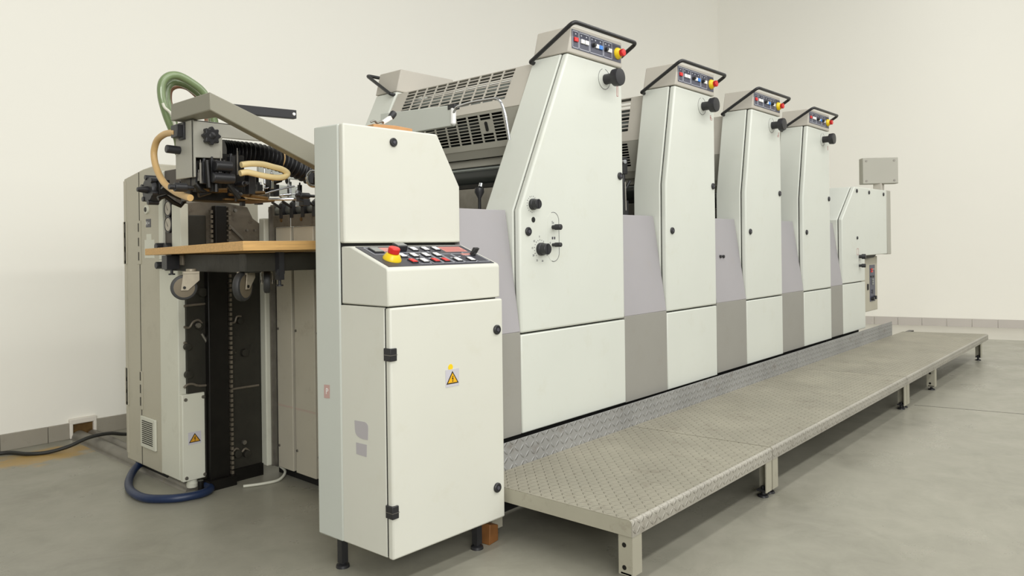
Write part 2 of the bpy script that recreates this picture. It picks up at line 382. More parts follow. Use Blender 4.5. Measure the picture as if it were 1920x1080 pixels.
def printing_unit(idx, xr, label):
    first = idx == 1
    ZB = {1: .349, 2: .347, 3: .357, 4: .363}[idx]
    T = thing('printing_unit', label, 'printing press unit', (xr-.4, 2.8, 0), 'printing units of the press in a row')
    if first: dl, dk, dt, zk, gx = -.85, -.848, -.475, 1.36, -1.172
    else:     dl, dk, dt, zk, gx = -.627, -.620, -.500, 1.548, -1.075
    sl, sk, st = dl+.001, dk+.001, dt+.001
    # machine foot and bed
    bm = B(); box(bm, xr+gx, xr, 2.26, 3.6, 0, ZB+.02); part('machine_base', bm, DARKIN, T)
    bm = B(); box(bm, xr+gx, xr, YB, YD, ZB+.02, 1.22); part('machine_bed', bm, OILY, T)
    # operator side frame shell
    shell = [(xr+sl, ZB), (xr+sl, .8), (xr+sk, zk), (xr+st, ZT), (xr-.002, ZT), (xr-.002, ZB)]
    bm = B(); prism(bm, shell, 'y', YF+.043, YB); part('side_frame', bm, WHITE, T, .006)
    inner = [(xr+dl+.012, ZB+.004), (xr+dl+.012, .8), (xr+dk+.012, zk), (xr+dt+.011, ZT-.003), (xr-.008, ZT-.003), (xr-.008, ZB+.004)]
    bm = B(); prism(bm, inner, 'y', YF+.030, YF+.046); part('door_seal', bm, GAP, T)
    door = [(xr+dl, ZS+.005), (xr+dk, zk), (xr+dt, ZT-.002), (xr, ZT-.002), (xr, ZS+.005)]
    bm = B(); prism(bm, door, 'y', YF, YF+.036); D = part('door_panel', bm, WHITE, T, .010, seg=3)
    bm = B(); prism(bm, [(xr+dl, ZB), (xr+dl, ZS-.003), (xr, ZS-.003), (xr, ZB)], 'y', YF, YF+.036); part('kick_panel', bm, WHITE, T, .005)
    # recessed panel on the feeder side of the tower
    a, b = xr+gx+.003, xr+dl-.004
    bm = B(); prism(bm, [(2.205, ZS+.0125), (2.286, 1.362), (YB, 1.362), (YB, ZS+.0125)], 'x', a, b)
    gp = part('infill_panel', bm, LILAC, T, .002)
    bm = B(); box(bm, a, b, 2.205, YB, ZB, ZS+.012); part('infill_kick_panel', bm, SHADEGREY, T, .002)
    if idx == 3:
        bm = B()
        for px_ in (1351, 1356.5):
            p = at(px_, 481, y=2.245); lathe(bm, (p.x, 2.250, p.z), (0, -1, 0), [(0, .011), (.012, .010), (.0121, .001)], 14)
        part('plug', bm, BLACK, gp)
    # drive side frame
    bm = B(); prism(bm, shell, 'y', YD, YDB); part('rear_side_frame', bm, WHITE, T, .006)
    # control boxes on both frames
    cl, ct, cz = xr+dt, xr+dt+.038, 2.283
    for y0, y1, nm in ((YF, YB, 'control_box'), (YD, YDB+.01, 'rear_control_box')):
        bm = B(); prism(bm, [(cl, ZT+.003), (ct, cz), (xr+.004, cz+.004), (xr+.004, ZT+.003)], 'y', y0, y1)
        C = part(nm, bm, TAUPE, T, .006)
        s = 1 if y0 == YF else -1
        yfr = y0-.055 if s == 1 else y1+.055; ybk = y1-.012 if s == 1 else y0+.012
        bm = B(); tube(bm, fillet([(cl-.005, ybk, 2.120), (cl-.036, ybk, 2.122), (cl-.036, ybk-s*.015, 2.130), (cl-.022, yfr, 2.275), (xr+.062, yfr, 2.279), (xr+.052, ybk-s*.015, 2.130), (xr+.052, ybk, 2.122), (xr-.004, ybk, 2.120)], .028), .0105, 12)
        part('grab_rail', bm, BLACKG, C, label='black tubular rail')
        if s == -1: continue
        # push-button plate
        U0, U1, V0, V1 = ct-.006, xr-.010, 2.168, 2.262
        o = Vector((U0, y0, V1)); w, h = U1-U0, V1-V0; Dn = -NZ; N = -NY
        bm = B(); plate2d(bm, o, NX, Dn, N, 0, w, 0, h, .002); CP = part('button_plate', bm, PANEL, C)
        oo = o+N*.002; bm = B()
        for u0, u1 in ((.01, .125), (.14, .335), (.35, .615), (.63, .805)): frame2d(bm, oo, NX, Dn, N, u0*w, u1*w, .06*h, .94*h, .0022, .0006)
        for u0 in (.07, .18, .28, .39, .46, .56, .67, .74): plate2d(bm, oo, NX, Dn, N, u0*w-.004, u0*w+.005, .17*h, .24*h, .0006)
        part('button_legend', bm, LINE, CP)
        for u0, u1, mt in ((.035, .105, RED), (.165, .225, BTNW), (.245, .31, BTNW), (.455, .515, BTNW), (.525, .595, BLUE), (.70, .745, BTNW), (.757, .785, BTNW)):
            bm = B(); plate2d(bm, oo, NX, Dn, N, u0*w, u1*w, .40*h, .62*h, .008); part('push_button', bm, mt, CP, .0015)
        for u0 in (.41, .665):
            c0 = oo+NX*(u0*w)+Dn*(.5*h); bm = B(); lathe(bm, c0, N, [(0, .0125), (.004, .0125), (.005, .010), (.018, .009), (.0181, .001)], 18)
            part('selector_switch', bm, BLACK, CP)
        estop(CP, o+NX*(.925*w)+Dn*(.52*h)+N*.002, N, .92)
    # impression knob with its scale ring and red unit number
    kx, kz = xr-.155, 2.058
    bm = B(); roundplate(bm, kx-.012, YF-.0012, YF, kz, .054); R = part('scale_plate', bm, WHITE, D)
    bm = B()
    for i in range(40):
        a0, a1 = 2*pi*i/40, 2*pi*(i+1)/40
        if 8 < i < 12: continue
        c0 = Vector((kx-.012, YF-.0012, kz)); q = lambda t, r: c0+Vector((cos(t)*r, 0, sin(t)*r))
        slab(bm, [q(a0, .0515), q(a1, .0515), q(a1, .054), q(a0, .054)], (0, -.0006, 0))
    part('scale_ring', bm, KNOBGREY, R)
    bm = B(); lathe(bm, (kx, YF, kz), (0, -1, 0), [(0, .027), (.045, .027), (.052, .030), (.056, .044), (.084, .046), (.094, .043), (.0945, .036), (.095, .001)], 32)
    part('impression_knob', bm, BLACK, D)
    o = Vector((xr-.058, YF, 1.985)); bm = B(); g = .0028
    strokes = {1: [(.006, .02, 0, .056)], 2: [(0, .028, 0, .013), (0, .012, .013, .028)], 3: [(0, .028, 0, .012), (.016, .028, .012, .034), (0, .028, .098, .11), (.016, .028, .088, .098)],
               4: [(.014, .026, -.005, .03), (0, .030, .096, .108), (0, .011, .088, .098)]}[idx]
    for u0, u1, v0, v1 in strokes: frame2d(bm, o, NX, NZ, -NY, u0, u1, v0, v1, .0022, .0006)
    part('unit_number', bm, REDLINE, D, label='thin red outlined unit number')
    lock(D, xr-.034, YF, 1.562, .020)
    if not first: lock(D, xr-.560, YF, 1.274, .020)
    else:
        # ink duct controls of the first tower
        for (u, v, r, L_) in ((998, 383, .026, .038), (1013, 467, .030, .046)):
            p = at(u, v, y=YF)
            bm = B(); lathe(bm, (p.x, YF, p.z), (0, -1, 0), [(0, r), (L_*.35, r), (L_*.4, r*.9), (L_, r*.86), (L_+.002, r*.8), (L_+.0021, .001)], 28)
            box(bm, p.x-r*.16, p.x+r*.16, YF-L_-.004, YF-L_*.5, p.z-r*.85, p.z+r*.85)
            K = part('dial_knob', bm, BLACK, D)
            bm = B()
            for i in range(15):
                t = rad(-40+i*19+(60 if r < .028 else 0)); c0 = Vector((p.x, YF, p.z)); d = Vector((cos(t), 0, sin(t))); e = Vector((-sin(t), 0, cos(t)))
                ra, rb = r*1.32, r*(1.55 if i % 2 else 1.48)
                slab(bm, [c0+d*ra-e*.0012, c0+d*rb-e*.0012, c0+d*rb+e*.0012, c0+d*ra+e*.0012], (0, -.0006, 0))
            part('dial_scale', bm, KNOBGREY, K)
        lp = at(1013, 467, y=YF)
        for nn, t in ((0, 330), (5, 95), (10, 140), (15, 175), (20, 210), (25, 245), (30, 285)):
            text('dial_number', str(nn), .013, (lp.x+cos(rad(t))*.058, YF-.0003, lp.z+sin(rad(t))*.058), NX, NZ, KNOBGREY, D)
        p = at(1000, 412, y=YF); bm = B(); lathe(bm, (p.x, YF+.001, p.z), (0, -1, 0), [(0, .013), (.002, .013), (.0021, .001)], 20); part('access_hole', bm, GAP, D)
        p = at(990, 434, y=YF); lock(D, p.x, YF, p.z, .020)
        # oblong scale plate with two short levers
        p = at(1040, 444, y=YF); c0 = Vector((p.x-.010, YF, p.z)); pts = []
        for i in range(25):
            t = pi*i/12; pts.append((c0.x+cos(t)*.042, c0.z+(.075 if t <= pi else -.075)+sin(t)*.042) if i not in (12,) else (c0.x-.042, c0.z+.075))
        bm = B(); prism(bm, pts[:-1], 'y', YF-.001, YF); LP = part('lever_plate', bm, WHITE, D)
        bm = B(); path = [Vector((c0.x+cos(rad(a_))*.042, YF-.0012, c0.z+.075+sin(rad(a_))*.042)) for a_ in range(110, -1, -10)]+[Vector((c0.x+cos(rad(a_))*.042, YF-.0012, c0.z-.075+sin(rad(a_))*.042)) for a_ in range(0, -111, -10)]
        tube(bm, path, .0012, 6); part('plate_edge', bm, KNOBGREY, LP)
        for v, r in ((426, .014), (459, .011)):
            q = at(1036, v, y=YF); bm = B(); lathe(bm, (q.x, YF, q.z), (.12, -1, 0), [(0, r*.7), (.012, r*.75), (.016, r), (.046, r), (.049, r*.8), (.0491, .001)], 20); part('lever', bm, BLACK, LP)
        text('lever_legend', 'Sx', .018, (c0.x-.004, YF-.0012, c0.z+.068), NX, NZ, KNOBGREY, LP)
        text('lever_zero', '0', .016, (c0.x-.026, YF-.0012, c0.z-.030), NX, NZ, KNOBGREY, LP)
        bm = B()
        for du in (-.008, .008): plate2d(bm, Vector((c0.x+du, YF-.001, c0.z-.006)), NX, NZ, -NY, -.005, .005, -.006, .006, .0006)
        part('lever_marks', bm, KNOBGREY, LP)
    # louvred guard over the ink rollers, spanning between the two frames
    dx = 0 if first else .09; dz = 0 if first else -.055
    P0 = Vector((xr-.460+dx*.33, 0, 2.125)); P1 = Vector((xr-.580+dx, 0, 1.898+dz)); P2 = Vector((xr-.525+dx, 0, 1.715+dz)); P3 = Vector((xr-.495+dx, 0, 1.672+dz))
    Y0, Y1 = YB+.002, YD-.002
    def holes(PA, PB, flush, solid):
        d = PB-PA; L_ = d.length
        h0, h1 = 2.55-Y0, 3.416-Y0; us = [0, h0]; n = 10; cell = (h1-h0)/n
        for i in range(n): us += [h0+i*cell+cell*.87, h0+(i+1)*cell]
        us = us[:-1]+[Y1-Y0]
        us = sorted(us); rows = 9; t0, t1 = (.02, .80) if flush else (.07, .86); vs = [0]
        for j in range(rows):
            vs += [L_*(t0+(t1-t0)*(j/rows)), L_*(t0+(t1-t0)*((j+.72)/rows))]
        vs.append(L_)
        bm = B(); grid_sheet(bm, (PA.x, Y0, PA.z), (0, 1, 0), d.normalized(), us, vs, lambda i, j: i % 2 == 1 and j % 2 == 1 and not (solid and i == 3 and 5 <= j <= 11), .004)
        return bm
    bm = holes(P0, P1, True, False); prism(bm, [(P0.x, P0.z), (xr-.30, 2.136), (xr-.30, 2.130), (P0.x+.004, P0.z-.006)], 'y', Y0, Y1)
    G = part('roller_guard', bm, TAUPE, T, label='grey perforated guard plate')
    bm = holes(P1, P2, False, True); prism(bm, [(P2.x, P2.z), (P3.x, P3.z), (P3.x+.01, P3.z+.002), (P2.x+.01, P2.z+.004)], 'y', Y0, Y1)
    G2 = part('swing_guard', bm, GUARDGREY, T, label='grey perforated guard plate with a slot')
    bm = B(); d = (P2-P1).normalized(); n = Vector((-1, 0, -.25)).normalized()
    c0 = Vector((P1.x, 2.55+.0866*1.43, P1.z))+d*(.406*(P2-P1).length)+n*.001; pts = []
    for i in range(16):
        t = 2*pi*i/16; pts.append(c0+NY*cos(t)*.010+d*(sin(t)*.010+(.016 if sin(t) > 0 else -.016)))
    slab(bm, pts, n*.006); part('finger_slot', bm, GAP, G2)
    # rollers and plates seen under the guard
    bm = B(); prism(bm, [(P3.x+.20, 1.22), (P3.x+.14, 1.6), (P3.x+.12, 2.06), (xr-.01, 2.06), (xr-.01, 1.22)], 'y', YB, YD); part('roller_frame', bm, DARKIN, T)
    for xx, zz, r, mt in ((P3.x+.03, 1.955, .04, ROLLERG), (P3.x+.02, 1.84, .045, ROLLER), (P3.x+.06, 1.74, .04, ROLLER), (P3.x+.07, 2.04, .035, ROLLERG)):
        bm = B(); cyl(bm, (xx, YB, zz), (xx, YD, zz), r, seg=24); part('ink_roller', bm, mt, T)
    xs_ = P3.x+.035; zz_ = lambda u, v: at(u, v, x=2.92).z+dz
    za, zb_, zc, zd, ze = zz_(940, 293), zz_(936, 308), zz_(934, 317), zz_(927, 338), zz_(923, 350)
    bm = B(); box(bm, xs_, xs_+.03, Y0, Y1, zb_, za); part('cross_bar', bm, GUARDGREY, T, .003)
    bm = B(); cyl(bm, (xs_+.02, Y0, (zb_+zc)/2), (xs_+.02, Y1, (zb_+zc)/2), (zb_-zc)/2); part('highlight_bar', bm, ROLLERG, T)  # highlight on the black cylinder built as a separate bright bar
    bm = B(); cyl(bm, (xs_+.08, Y0, (zc+zd)/2), (xs_+.08, Y1, (zc+zd)/2), .075, seg=32); part('blanket_cylinder', bm, ROLLER, T)
    bm = B(); box(bm, xs_, xs_+.02, Y0, Y1, ze, zd-.012); part('guide_rail', bm, OILY, T)
    bm = B(); box(bm, xs_-.01, xs_+.01, Y0, Y1, 1.30, ze-.004); part('bearing_plate', bm, STEEL, T, .002)
    bm = B(); prism(bm, [(xr+gx+.02, 1.25), (xr+gx+.02, 1.27), (P3.x+.0, 1.37), (P3.x+.02, 1.31)], 'y', Y0, Y1); part('feed_plate', bm, STEEL, T, .002)
    if first: return T, {}
    # small clutter of levers seen in the opening beside the tower
    xg = xr+sl-.03
    bm = B(); q = Vector((xg, YB+.05, 1.47))
    cyl(bm, q-NZ*.2, q+NZ*.25, .012); box(bm, xg-.03, xg+.02, YB+.03, YB+.08, 1.62, 1.72); cyl(bm, (xg-.05, YB+.1, 1.38), (xg+.03, YB+.02, 1.58), .009); box(bm, xg-.05, xg+.01, YB+.02, YB+.07, 1.37, 1.46)
    part('throw_off_lever', bm, BLACK, T, .002)
    bm = B(); lathe(bm, (xg-.03, YB+.03, 1.69), (-.3, -1, 0), [(0, .012), (.02, .012), (.0201, .001)], 14); part('lever_tip', bm, CHROME, T)
    bm = B(); cyl(bm, (xg-.02, YB+.02, 1.40), (xg-.025, YB+.02, 1.57), .005); part('lever_rod', bm, STEEL, T)
    return T, dict(P3=P3)

XR = [3.380, 4.453, 5.533, 6.598]
U1, I1 = printing_unit(1, XR[0], 'tall white first press tower beside the control cabinet, with dials')
printing_unit(2, XR[1], 'white press tower second from the control cabinet, red 2 under its knob')
printing_unit(3, XR[2], 'white press tower third from the control cabinet, two small plugs beside it')
printing_unit(4, XR[3], 'last of the tall white press towers, next to the low delivery unit')

# chrome rail and flat grey arm in front of the first unit's guard
xg = 2.50
bm = B(); A, Bq, Cq, Dq = at(713, 213, x=xg), at(845, 197, x=xg), at(845, 236, x=xg), at(713, 259, x=xg)
slab(bm, [A, Bq, Cq, Dq], (.03, 0, 0)); F = part('guard_arm', bm, WHITEGREY, U1, .004, label='flat grey arm with white rounded end')
bm = B(); p, q = at(850, 203, x=xg+.005), at(850, 234, x=xg+.005); lathe(bm, p, q-p, [(0, .010), (.003, .0135), ((q-p).length-.006, .0135), ((q-p).length, .009)], 18); part('end_roller', bm, BTNW, F)
bm = B(); slab(bm, [at(839, 196, x=xg-.004), at(852, 194, x=xg-.004), at(852, 203, x=xg-.004), at(839, 206, x=xg-.004)], (.036, 0, 0)); part('end_cap', bm, BLACK, F, .002)
bm = B(); tube(bm, fillet([at(850, 212, x=xg), at(855, 201, x=xg), at(885, 191, x=xg), at(936, 183, x=xg), at(947, 212, x=xg+.01), at(955, 262, x=xg+.03)], .06), .0065, 12); part('rail', bm, CHROME, F)

# ------------------------------------------------------------------ delivery unit
DL = thing('delivery_unit', 'low white delivery unit at the far end of the press row', 'printing press unit', (7.4, 2.8, 0))
bm = B(); box(bm, 6.62, 7.52, 2.26, 3.6, 0, .37); part('machine_base', bm, DARKIN, DL)
body = [(6.906, .37), (6.906, 1.394), (7.271, 1.703), (8.28, 1.712), (8.28, 1.075), (7.54, 1.075), (7.54, .36)]
bm = B(); prism(bm, body, 'y', YF+.043, YDB); part('delivery_hood', bm, WHITE, DL, .006)
bm = B(); prism(bm, [(6.917, .375), (6.917, 1.39), (7.282, 1.69), (8.27, 1.70), (8.27, 1.08), (7.53, 1.08), (7.53, .37)], 'y', YF+.030, YF+.046); part('door_seal', bm, GAP, DL)
bm = B(); prism(bm, [(6.905, .818), (6.905, 1.394), (7.270, 1.704), (8.285, 1.716), (8.285, 1.062), (7.545, 1.058), (7.545, .818)], 'y', YF, YF+.036); DD = part('door_panel', bm, WHITE, DL, .008, seg=3)
bm = B(); box(bm, 6.905, 7.542, YF, YF+.036, .368, .810); part('kick_panel', bm, WHITE, DL, .005)
bm = B(); prism(bm, [(2.205, .8105), (2.286, 1.362), (YB, 1.362), (YB, .8105)], 'x', 6.600, 6.904); part('infill_panel', bm, LILAC, DL, .002)
bm = B(); box(bm, 6.600, 6.904, 2.205, YB, .37, .81); part('infill_kick_panel', bm, SHADEGREY, DL, .002)
bm = B(); box(bm, 6.6, 6.9, YB, YD, .37, 1.3); part('machine_bed', bm, OILY, DL)
bm = B(); box(bm, 8.287, 8.42, YF-.004, YDB, 1.058, 1.716); part('hood_end', bm, GUARDGREY, DL, .006)
bm = B(); prism(bm, [(7.58, 1.062), (8.1, 1.062), (8.0, 1.03), (7.6, 1.02)], 'y', 2.25, 3.5); part('chain_guide', bm, CAST, DL, .004)
for u in (1606, 1629, 1656): p = at(u, 358+(u-1606)*.13, y=YF); lock(DD, p.x, YF, p.z, .018)
p = at(1607, 446, y=YF); lock(DD, p.x, YF, p.z, .014)
for v, r in ((481, .024), (498, .018)):
    p = at(1611, v, y=YF); bm = B(); lathe(bm, (p.x, YF, p.z), (.2, -1, 0), [(0, r*.7), (.02, r*.7), (.022, r), (.055, r), (.057, r*.8), (.0571, .001)], 20); part('dial_knob', bm, BLACK, DD)
bm = B(); p = at(1608, 476, y=YF); frame2d(bm, p, NX, NZ, -NY, -.02, .03, -.01, .05, .003, .0006); part('knob_legend', bm, REDLINE, DD)
# control box hanging under the hood
q0, q1, q2, q3 = at(1622, 487, y=2.3), at(1644.5, 483, y=2.3), at(1645, 580, y=2.3), at(1622, 588, y=2.3)
bm = B(); box(bm, 7.70, q1.x, 2.3, 2.55, q2.z, 1.040); CB = part('control_box', bm, ENCL, DL, .005)
o = Vector((at(1630, 500, y=2.3).x, 2.3, at(1630, 497, y=2.3).z)); w = at(1640, 500, y=2.3).x-o.x; h = o.z-at(1630, 566, y=2.3).z
bm = B(); plate2d(bm, o, NX, -NZ, -NY, 0, w, 0, h, .002); CP = part('button_plate', bm, PANEL, CB)
for u, v, mt in ((.35, .12, RED), (.65, .12, BTNG), (.35, .18, RED), (.3, .32, BLACK), (.7, .32, BLACK), (.5, .40, BTNG), (.5, .46, BTNG), (.5, .52, BTNG), (.5, .70, KNOBGREY), (.5, .76, KNOBGREY)):
    bm = B(); plate2d(bm, o+NX*(u*w)-NZ*(v*h)-NY*.002, NX, -NZ, -NY, -w*.14, w*.14, -h*.022, h*.022, .008); part('push_button', bm, mt, CP, .001)
for u, v in ((.3, .92), (.72, .90)):
    bm = B(); lathe(bm, o+NX*(u*w)-NZ*(v*h), (0, -1, 0), [(0, .02), (.03, .018), (.031, .002)], 16); part('selector_switch', bm, BLACK, CP)
bm = B(); p = at(1626.5, 538, y=2.3); box(bm, p.x-.012, p.x+.012, 2.288, 2.30, p.z-.03, p.z+.03); part('latch', bm, BLACK, CB)
# grey junction box on a stub above the hood
JB = Vector((8.02, 2.62, 0)); ja = rad(33); jn = Vector((-cos(ja), -sin(ja), 0)); ju = Vector((sin(ja), -cos(ja), 0))
def jp(u, n, z): return JB+ju*u+jn*n+Vector((0, 0, z))
p = at(1646, 320, x=JB.x)
dep = JB.dot(Vector((_f.x, _f.y, 0))); c0 = Vector((0, 0, CAM_H))+(_R*((1647-PPX)/FPX)-_U*((321-PPY)/FPX)+_f)*dep
JB = Vector((c0.x, c0.y, 0)); jz = c0.z; jw, jh = .175, .135
bm = B(); hexa(bm, [jp(-jw, .055, jz-jh), jp(jw, .055, jz-jh), jp(jw, -.055, jz-jh), jp(-jw, -.055, jz-jh), jp(-jw, .055, jz+jh), jp(jw, .055, jz+jh), jp(jw, -.055, jz+jh), jp(-jw, -.055, jz+jh)])
JO = part('junction_box', bm, GUARDGREY, DL, .006, label='flat grey box raised on a stub')
bm = B(); hexa(bm, [jp(-jw+.004, .062, jz-jh+.004), jp(jw-.004, .062, jz-jh+.004), jp(jw-.004, .055, jz-jh+.004), jp(-jw+.004, .055, jz-jh+.004), jp(-jw+.004, .062, jz+jh-.004), jp(jw-.004, .062, jz+jh-.004), jp(jw-.004, .055, jz+jh-.004), jp(-jw+.004, .055, jz+jh-.004)]); part('box_lid', bm, GUARDGREY, JO, .002)
for su in (-1, 1):
    for sv in (-1, 1):
        bm = B(); lathe(bm, jp(su*(jw-.04), .062, jz+sv*(jh-.032)), jn, [(0, .011), (.004, .010), (.0041, .001)], 12); part('screw', bm, STEEL, JO)
bm = B(); box(bm, JB.x-.05, JB.x+.05, JB.y-.04, JB.y+.04, 1.70, jz-jh+.01); part('stub_post', bm, TAUPE, JO, .004)

# ------------------------------------------------------------------ operator platform: three tread plate sections
ZP = .228
def platform(x0, x1, x0r, x1r, kx0, kx1, legs, label, skew_end=False):
    T = thing('step_platform', label, 'platform', ((x0+x1)/2, 1.8, 0), 'tread plate platform sections along the press')
    yf, yb = 1.425, 2.163
    bm = B(); prism(bm, [(x0, yf+.012), (x1, yf+.012), (x1r, yb), (x0r, yb)], 'z', ZP-.006, ZP); part('deck', bm, DECKM, T)
    bm = B(); prof = [(yf+.014, ZP)]+[(yf+.014-.014*sin(rad(a)), ZP-.014+.014*cos(rad(a))) for a in (22, 45, 67, 90)]+[(yf, ZP-.058), (yf+.005, ZP-.058), (yf+.006, ZP-.014), (yf+.014, ZP-.006)]
    prism(bm, prof, 'x', x0, x1); part('front_lip', bm, LIPM, T, smooth=50)
    bm = B(); box(bm, x0+.004, x1-.004, yb-.05, yb-.006, ZP-.056, ZP-.006); box(bm, x0+.004, x1-.004, yf+.02, yf+.06, ZP-.045, ZP-.006); part('deck_frame', bm, OILY, T)
    for a, ar, s in ((x0, x0r, 1), (x1, x1r, -1)):
        bm = B(); hexa(bm, [(a, yf+.004, ZP-.058), (a+s*.006, yf+.004, ZP-.058), (ar+s*.006, yb, ZP-.058), (ar, yb, ZP-.058), (a, yf+.004, ZP-.002), (a+s*.006, yf+.004, ZP-.002), (ar+s*.006, yb, ZP-.002), (ar, yb, ZP-.002)]); part('end_bar', bm, PLATFRAME, T)
    bm = B(); k0, k1 = .337+.0038*kx0, .337+.0038*kx1; prism(bm, [(kx0, ZP-.01), (kx1, ZP-.01), (kx1, k1), (kx0, k0)], 'y', yb, yb+.005); part('kick_plate', bm, KICKM, T)
    for lx, s in legs:
        for y in (yf+.003, yb-.06):
            front = y < 1.6; bm = B(); w = .062
            y_in = y+.058 if front else y
            prism(bm, [(lx, y), (lx+s*w, y), (lx+s*w, y+.005), (lx+s*.005, y+.005), (lx+s*.005, y+.058), (lx, y+.058)], 'z', .028, ZP-.020)
            LG = part('leg', bm, PLATFRAME, T)
            bm = B()
            for zz in (.055, .135):
                lathe(bm, (lx-s*.0012, y+.034, zz), (s, 0, 0), [(0, .0085), (.0014, .0085), (.0015, .001)], 14)
            part('bolt_hole', bm, OILY, LG)
            bm = B(); cx = lx+s*.03; cy = y+.03
            lathe(bm, (cx, cy, 0), NZ, [(0, .026), (.008, .024), (.012, .010), (.05, .009)], 16); box(bm, cx-.03, cx+.03, y+.004, y+.05, .03, .038); part('levelling_foot', bm, BLACK, LG, .001)
    return T
pl1 = platform(2.215, 3.430, 2.20, 3.372, 2.225, 3.376, ((2.219, 1), (3.428, -1)), 'nearest tread plate platform section, in front of the first tower')
pl2 = platform(3.439, 5.811, 3.379, 5.700, 3.377, 5.698, ((3.441, 1), (5.808, -1)), 'middle tread plate platform section, seams at both its ends')
pl3 = platform(5.817, 8.915, 5.705, 8.680, 5.703, 8.275, ((5.821, 1), (6.64, 1), (8.60, -1)), 'farthest tread plate platform section, reaching past the delivery unit')
# blue paint mark and screw on the near end bar
q = at(1117, 968, x=2.2145)
bm = B(); pts = [at(1112, 966, x=2.213), at(1116, 966, x=2.213), at(1117.5, 972, x=2.213), at(1117, 985, x=2.213), at(1115.5, 985, x=2.213), at(1115, 974, x=2.213)]; slab(bm, pts, (-.0006, 0, 0)); part('paint_mark', bm, BLUEHOSE, pl1)

# ------------------------------------------------------------------ control cabinet
CC = thing('control_cabinet', 'cream control cabinet with sloping button console in front of the press', 'control cabinet', (1.9, 2.2, 0))
zb, zt = .122, 1.655
bm = B(); vs = prism(bm, [(1.612, zb), (1.612, zt), (2.070, zt), (2.196, 1.44), (2.196, zb)], 'y', 2.282, 2.425)
for v in vs:
    if v.co.y > 2.4 and v.co.x < 1.7: v.co.x = 1.604
part('cabinet_back', bm, WHITEGREY, CC, .006)
bm = B(); prism(bm, [(1.618, .985), (1.618, 1.645), (2.07, 1.650), (2.195, 1.44), (2.195, .985)], 'y', 2.277, 2.29); part('door_seal', bm, GAP, CC)
bm = B(); prism(bm, [(1.613, 1.216), (1.613, 1.655), (2.078, 1.660), (2.203, 1.450), (2.203, 1.216)], 'y', 2.252, 2.280); UD = part('service_door', bm, CABWHITE, CC, .007, seg=3)
lp = at(737, 267, y=2.252); lock(UD, lp.x, 2.252, lp.z, .017)
# console
xl, xq = 1.619, 2.186
prof = [(2.280, 1.204), (2.225, 1.204), (2.020, 1.128), (2.014, 1.118), (2.014, .994), (2.280, .994)]
bm = B(); prism(bm, prof, 'x', xl, xq); CN = part('console', bm, CABWHITE, CC, .005)
bm = B(); box(bm, 1.634, 2.176, 2.03, 2.28, .985, .998); part('console_seal', bm, GAP, CC)
# sloping control plate
so = Vector((xl+.016, 2.216, 1.2008)); dv = Vector((0, 2.026-2.216, 1.1302-1.2008)); sh = dv.length; dv.normalize(); sn = Vector((1, 0, 0)).cross(-dv).normalized()
if sn.z < 0: sn = -sn
sw = xq-xl-.034
bm = B(); plate2d(bm, so, NX, dv, sn, 0, sw, 0, sh, .002); CP = part('control_plate', bm, PANELD, CN)
o2 = so+sn*.002; bm = B()
for u0, u1, v0, v1 in ((.05, .17, .06, .42), (.27, .56, .06, .36), (.30, .40, .46, .92), (.42, .515, .46, .92), (.525, .62, .46, .92), (.63, .725, .46, .92), (.735, .85, .46, .92), (.865, .985, .40, .92)):
    frame2d(bm, o2, NX, dv, sn, u0*sw, u1*sw, v0*sh, v1*sh, .0016, .0005)
for u, v in ((.26, .74), (.35, .66), (.465, .66), (.57, .66), (.675, .66), (.77, .62), (.90, .55), (.95, .56)): plate2d(bm, o2, NX, dv, sn, u*sw-.006, u*sw+.006, v*sh-.002, v*sh+.003, .0005)
part('panel_legend', bm, LINE, CP)
bm = B()
for u0, u1, v0, v1 in ((.17, .26, .08, .28), (.725, .95, .08, .36), (.83, .95, .46, .56)): plate2d(bm, o2, NX, dv, sn, u0*sw, u1*sw, v0*sh, v1*sh, .0005)
part('warning_text_block', bm, PINK, CP)
bm = B()
for i in range(5): plate2d(bm, o2+sn*.0006, NX, dv, sn, .735*sw, (.94-.01*(i % 3))*sw, (.11+.05*i)*sh, (.122+.05*i)*sh, .0003)
part('text_lines', bm, REDLINE, CP)
def cbtn(u, v, mt, w=.042, h=.14):
    bm = B(); plate2d(bm, o2, NX, dv, sn, (u-w/2)*sw-.003, (u+w/2)*sw+.003, (v-h/2)*sh-.003, (v+h/2)*sh+.003, .004); f = part('button_frame', bm, BLACK, CP, .001)
    bm = B(); plate2d(bm, o2+sn*.003, NX, dv, sn, (u-w/2)*sw, (u+w/2)*sw, (v-h/2)*sh, (v+h/2)*sh, .0035); part('push_button', bm, mt, f, .001)
cbtn(.115, .22, BTNG, .07, .2)
for u in (.455, .565, .67): cbtn(u, .20, BTNW)
for u in (.255, .36, .47, .575): cbtn(u, .52, BTNW)
for u, mt in ((.265, RED), (.365, BTNW), (.47, RED), (.565, RED), (.69, BTNW), (.825, BTNW)): cbtn(u, .80, mt)
estop(CP, o2+NX*(.118*sw)+dv*(.68*sh), sn, 1.0)
bm = B(); c0 = o2+NX*(.325*sw)+dv*(.20*sh); plate2d(bm, c0, NX, dv, sn, -.026, .024, -.018, .018, .022); part('rocker_switch', bm, BLACK, CP, .003)
bm = B(); plate2d(bm, c0+sn*.022, NX, dv, sn, -.022, .022, -.014, .014, .0015); part('rocker_cap', bm, BTNG, CP, .0005)
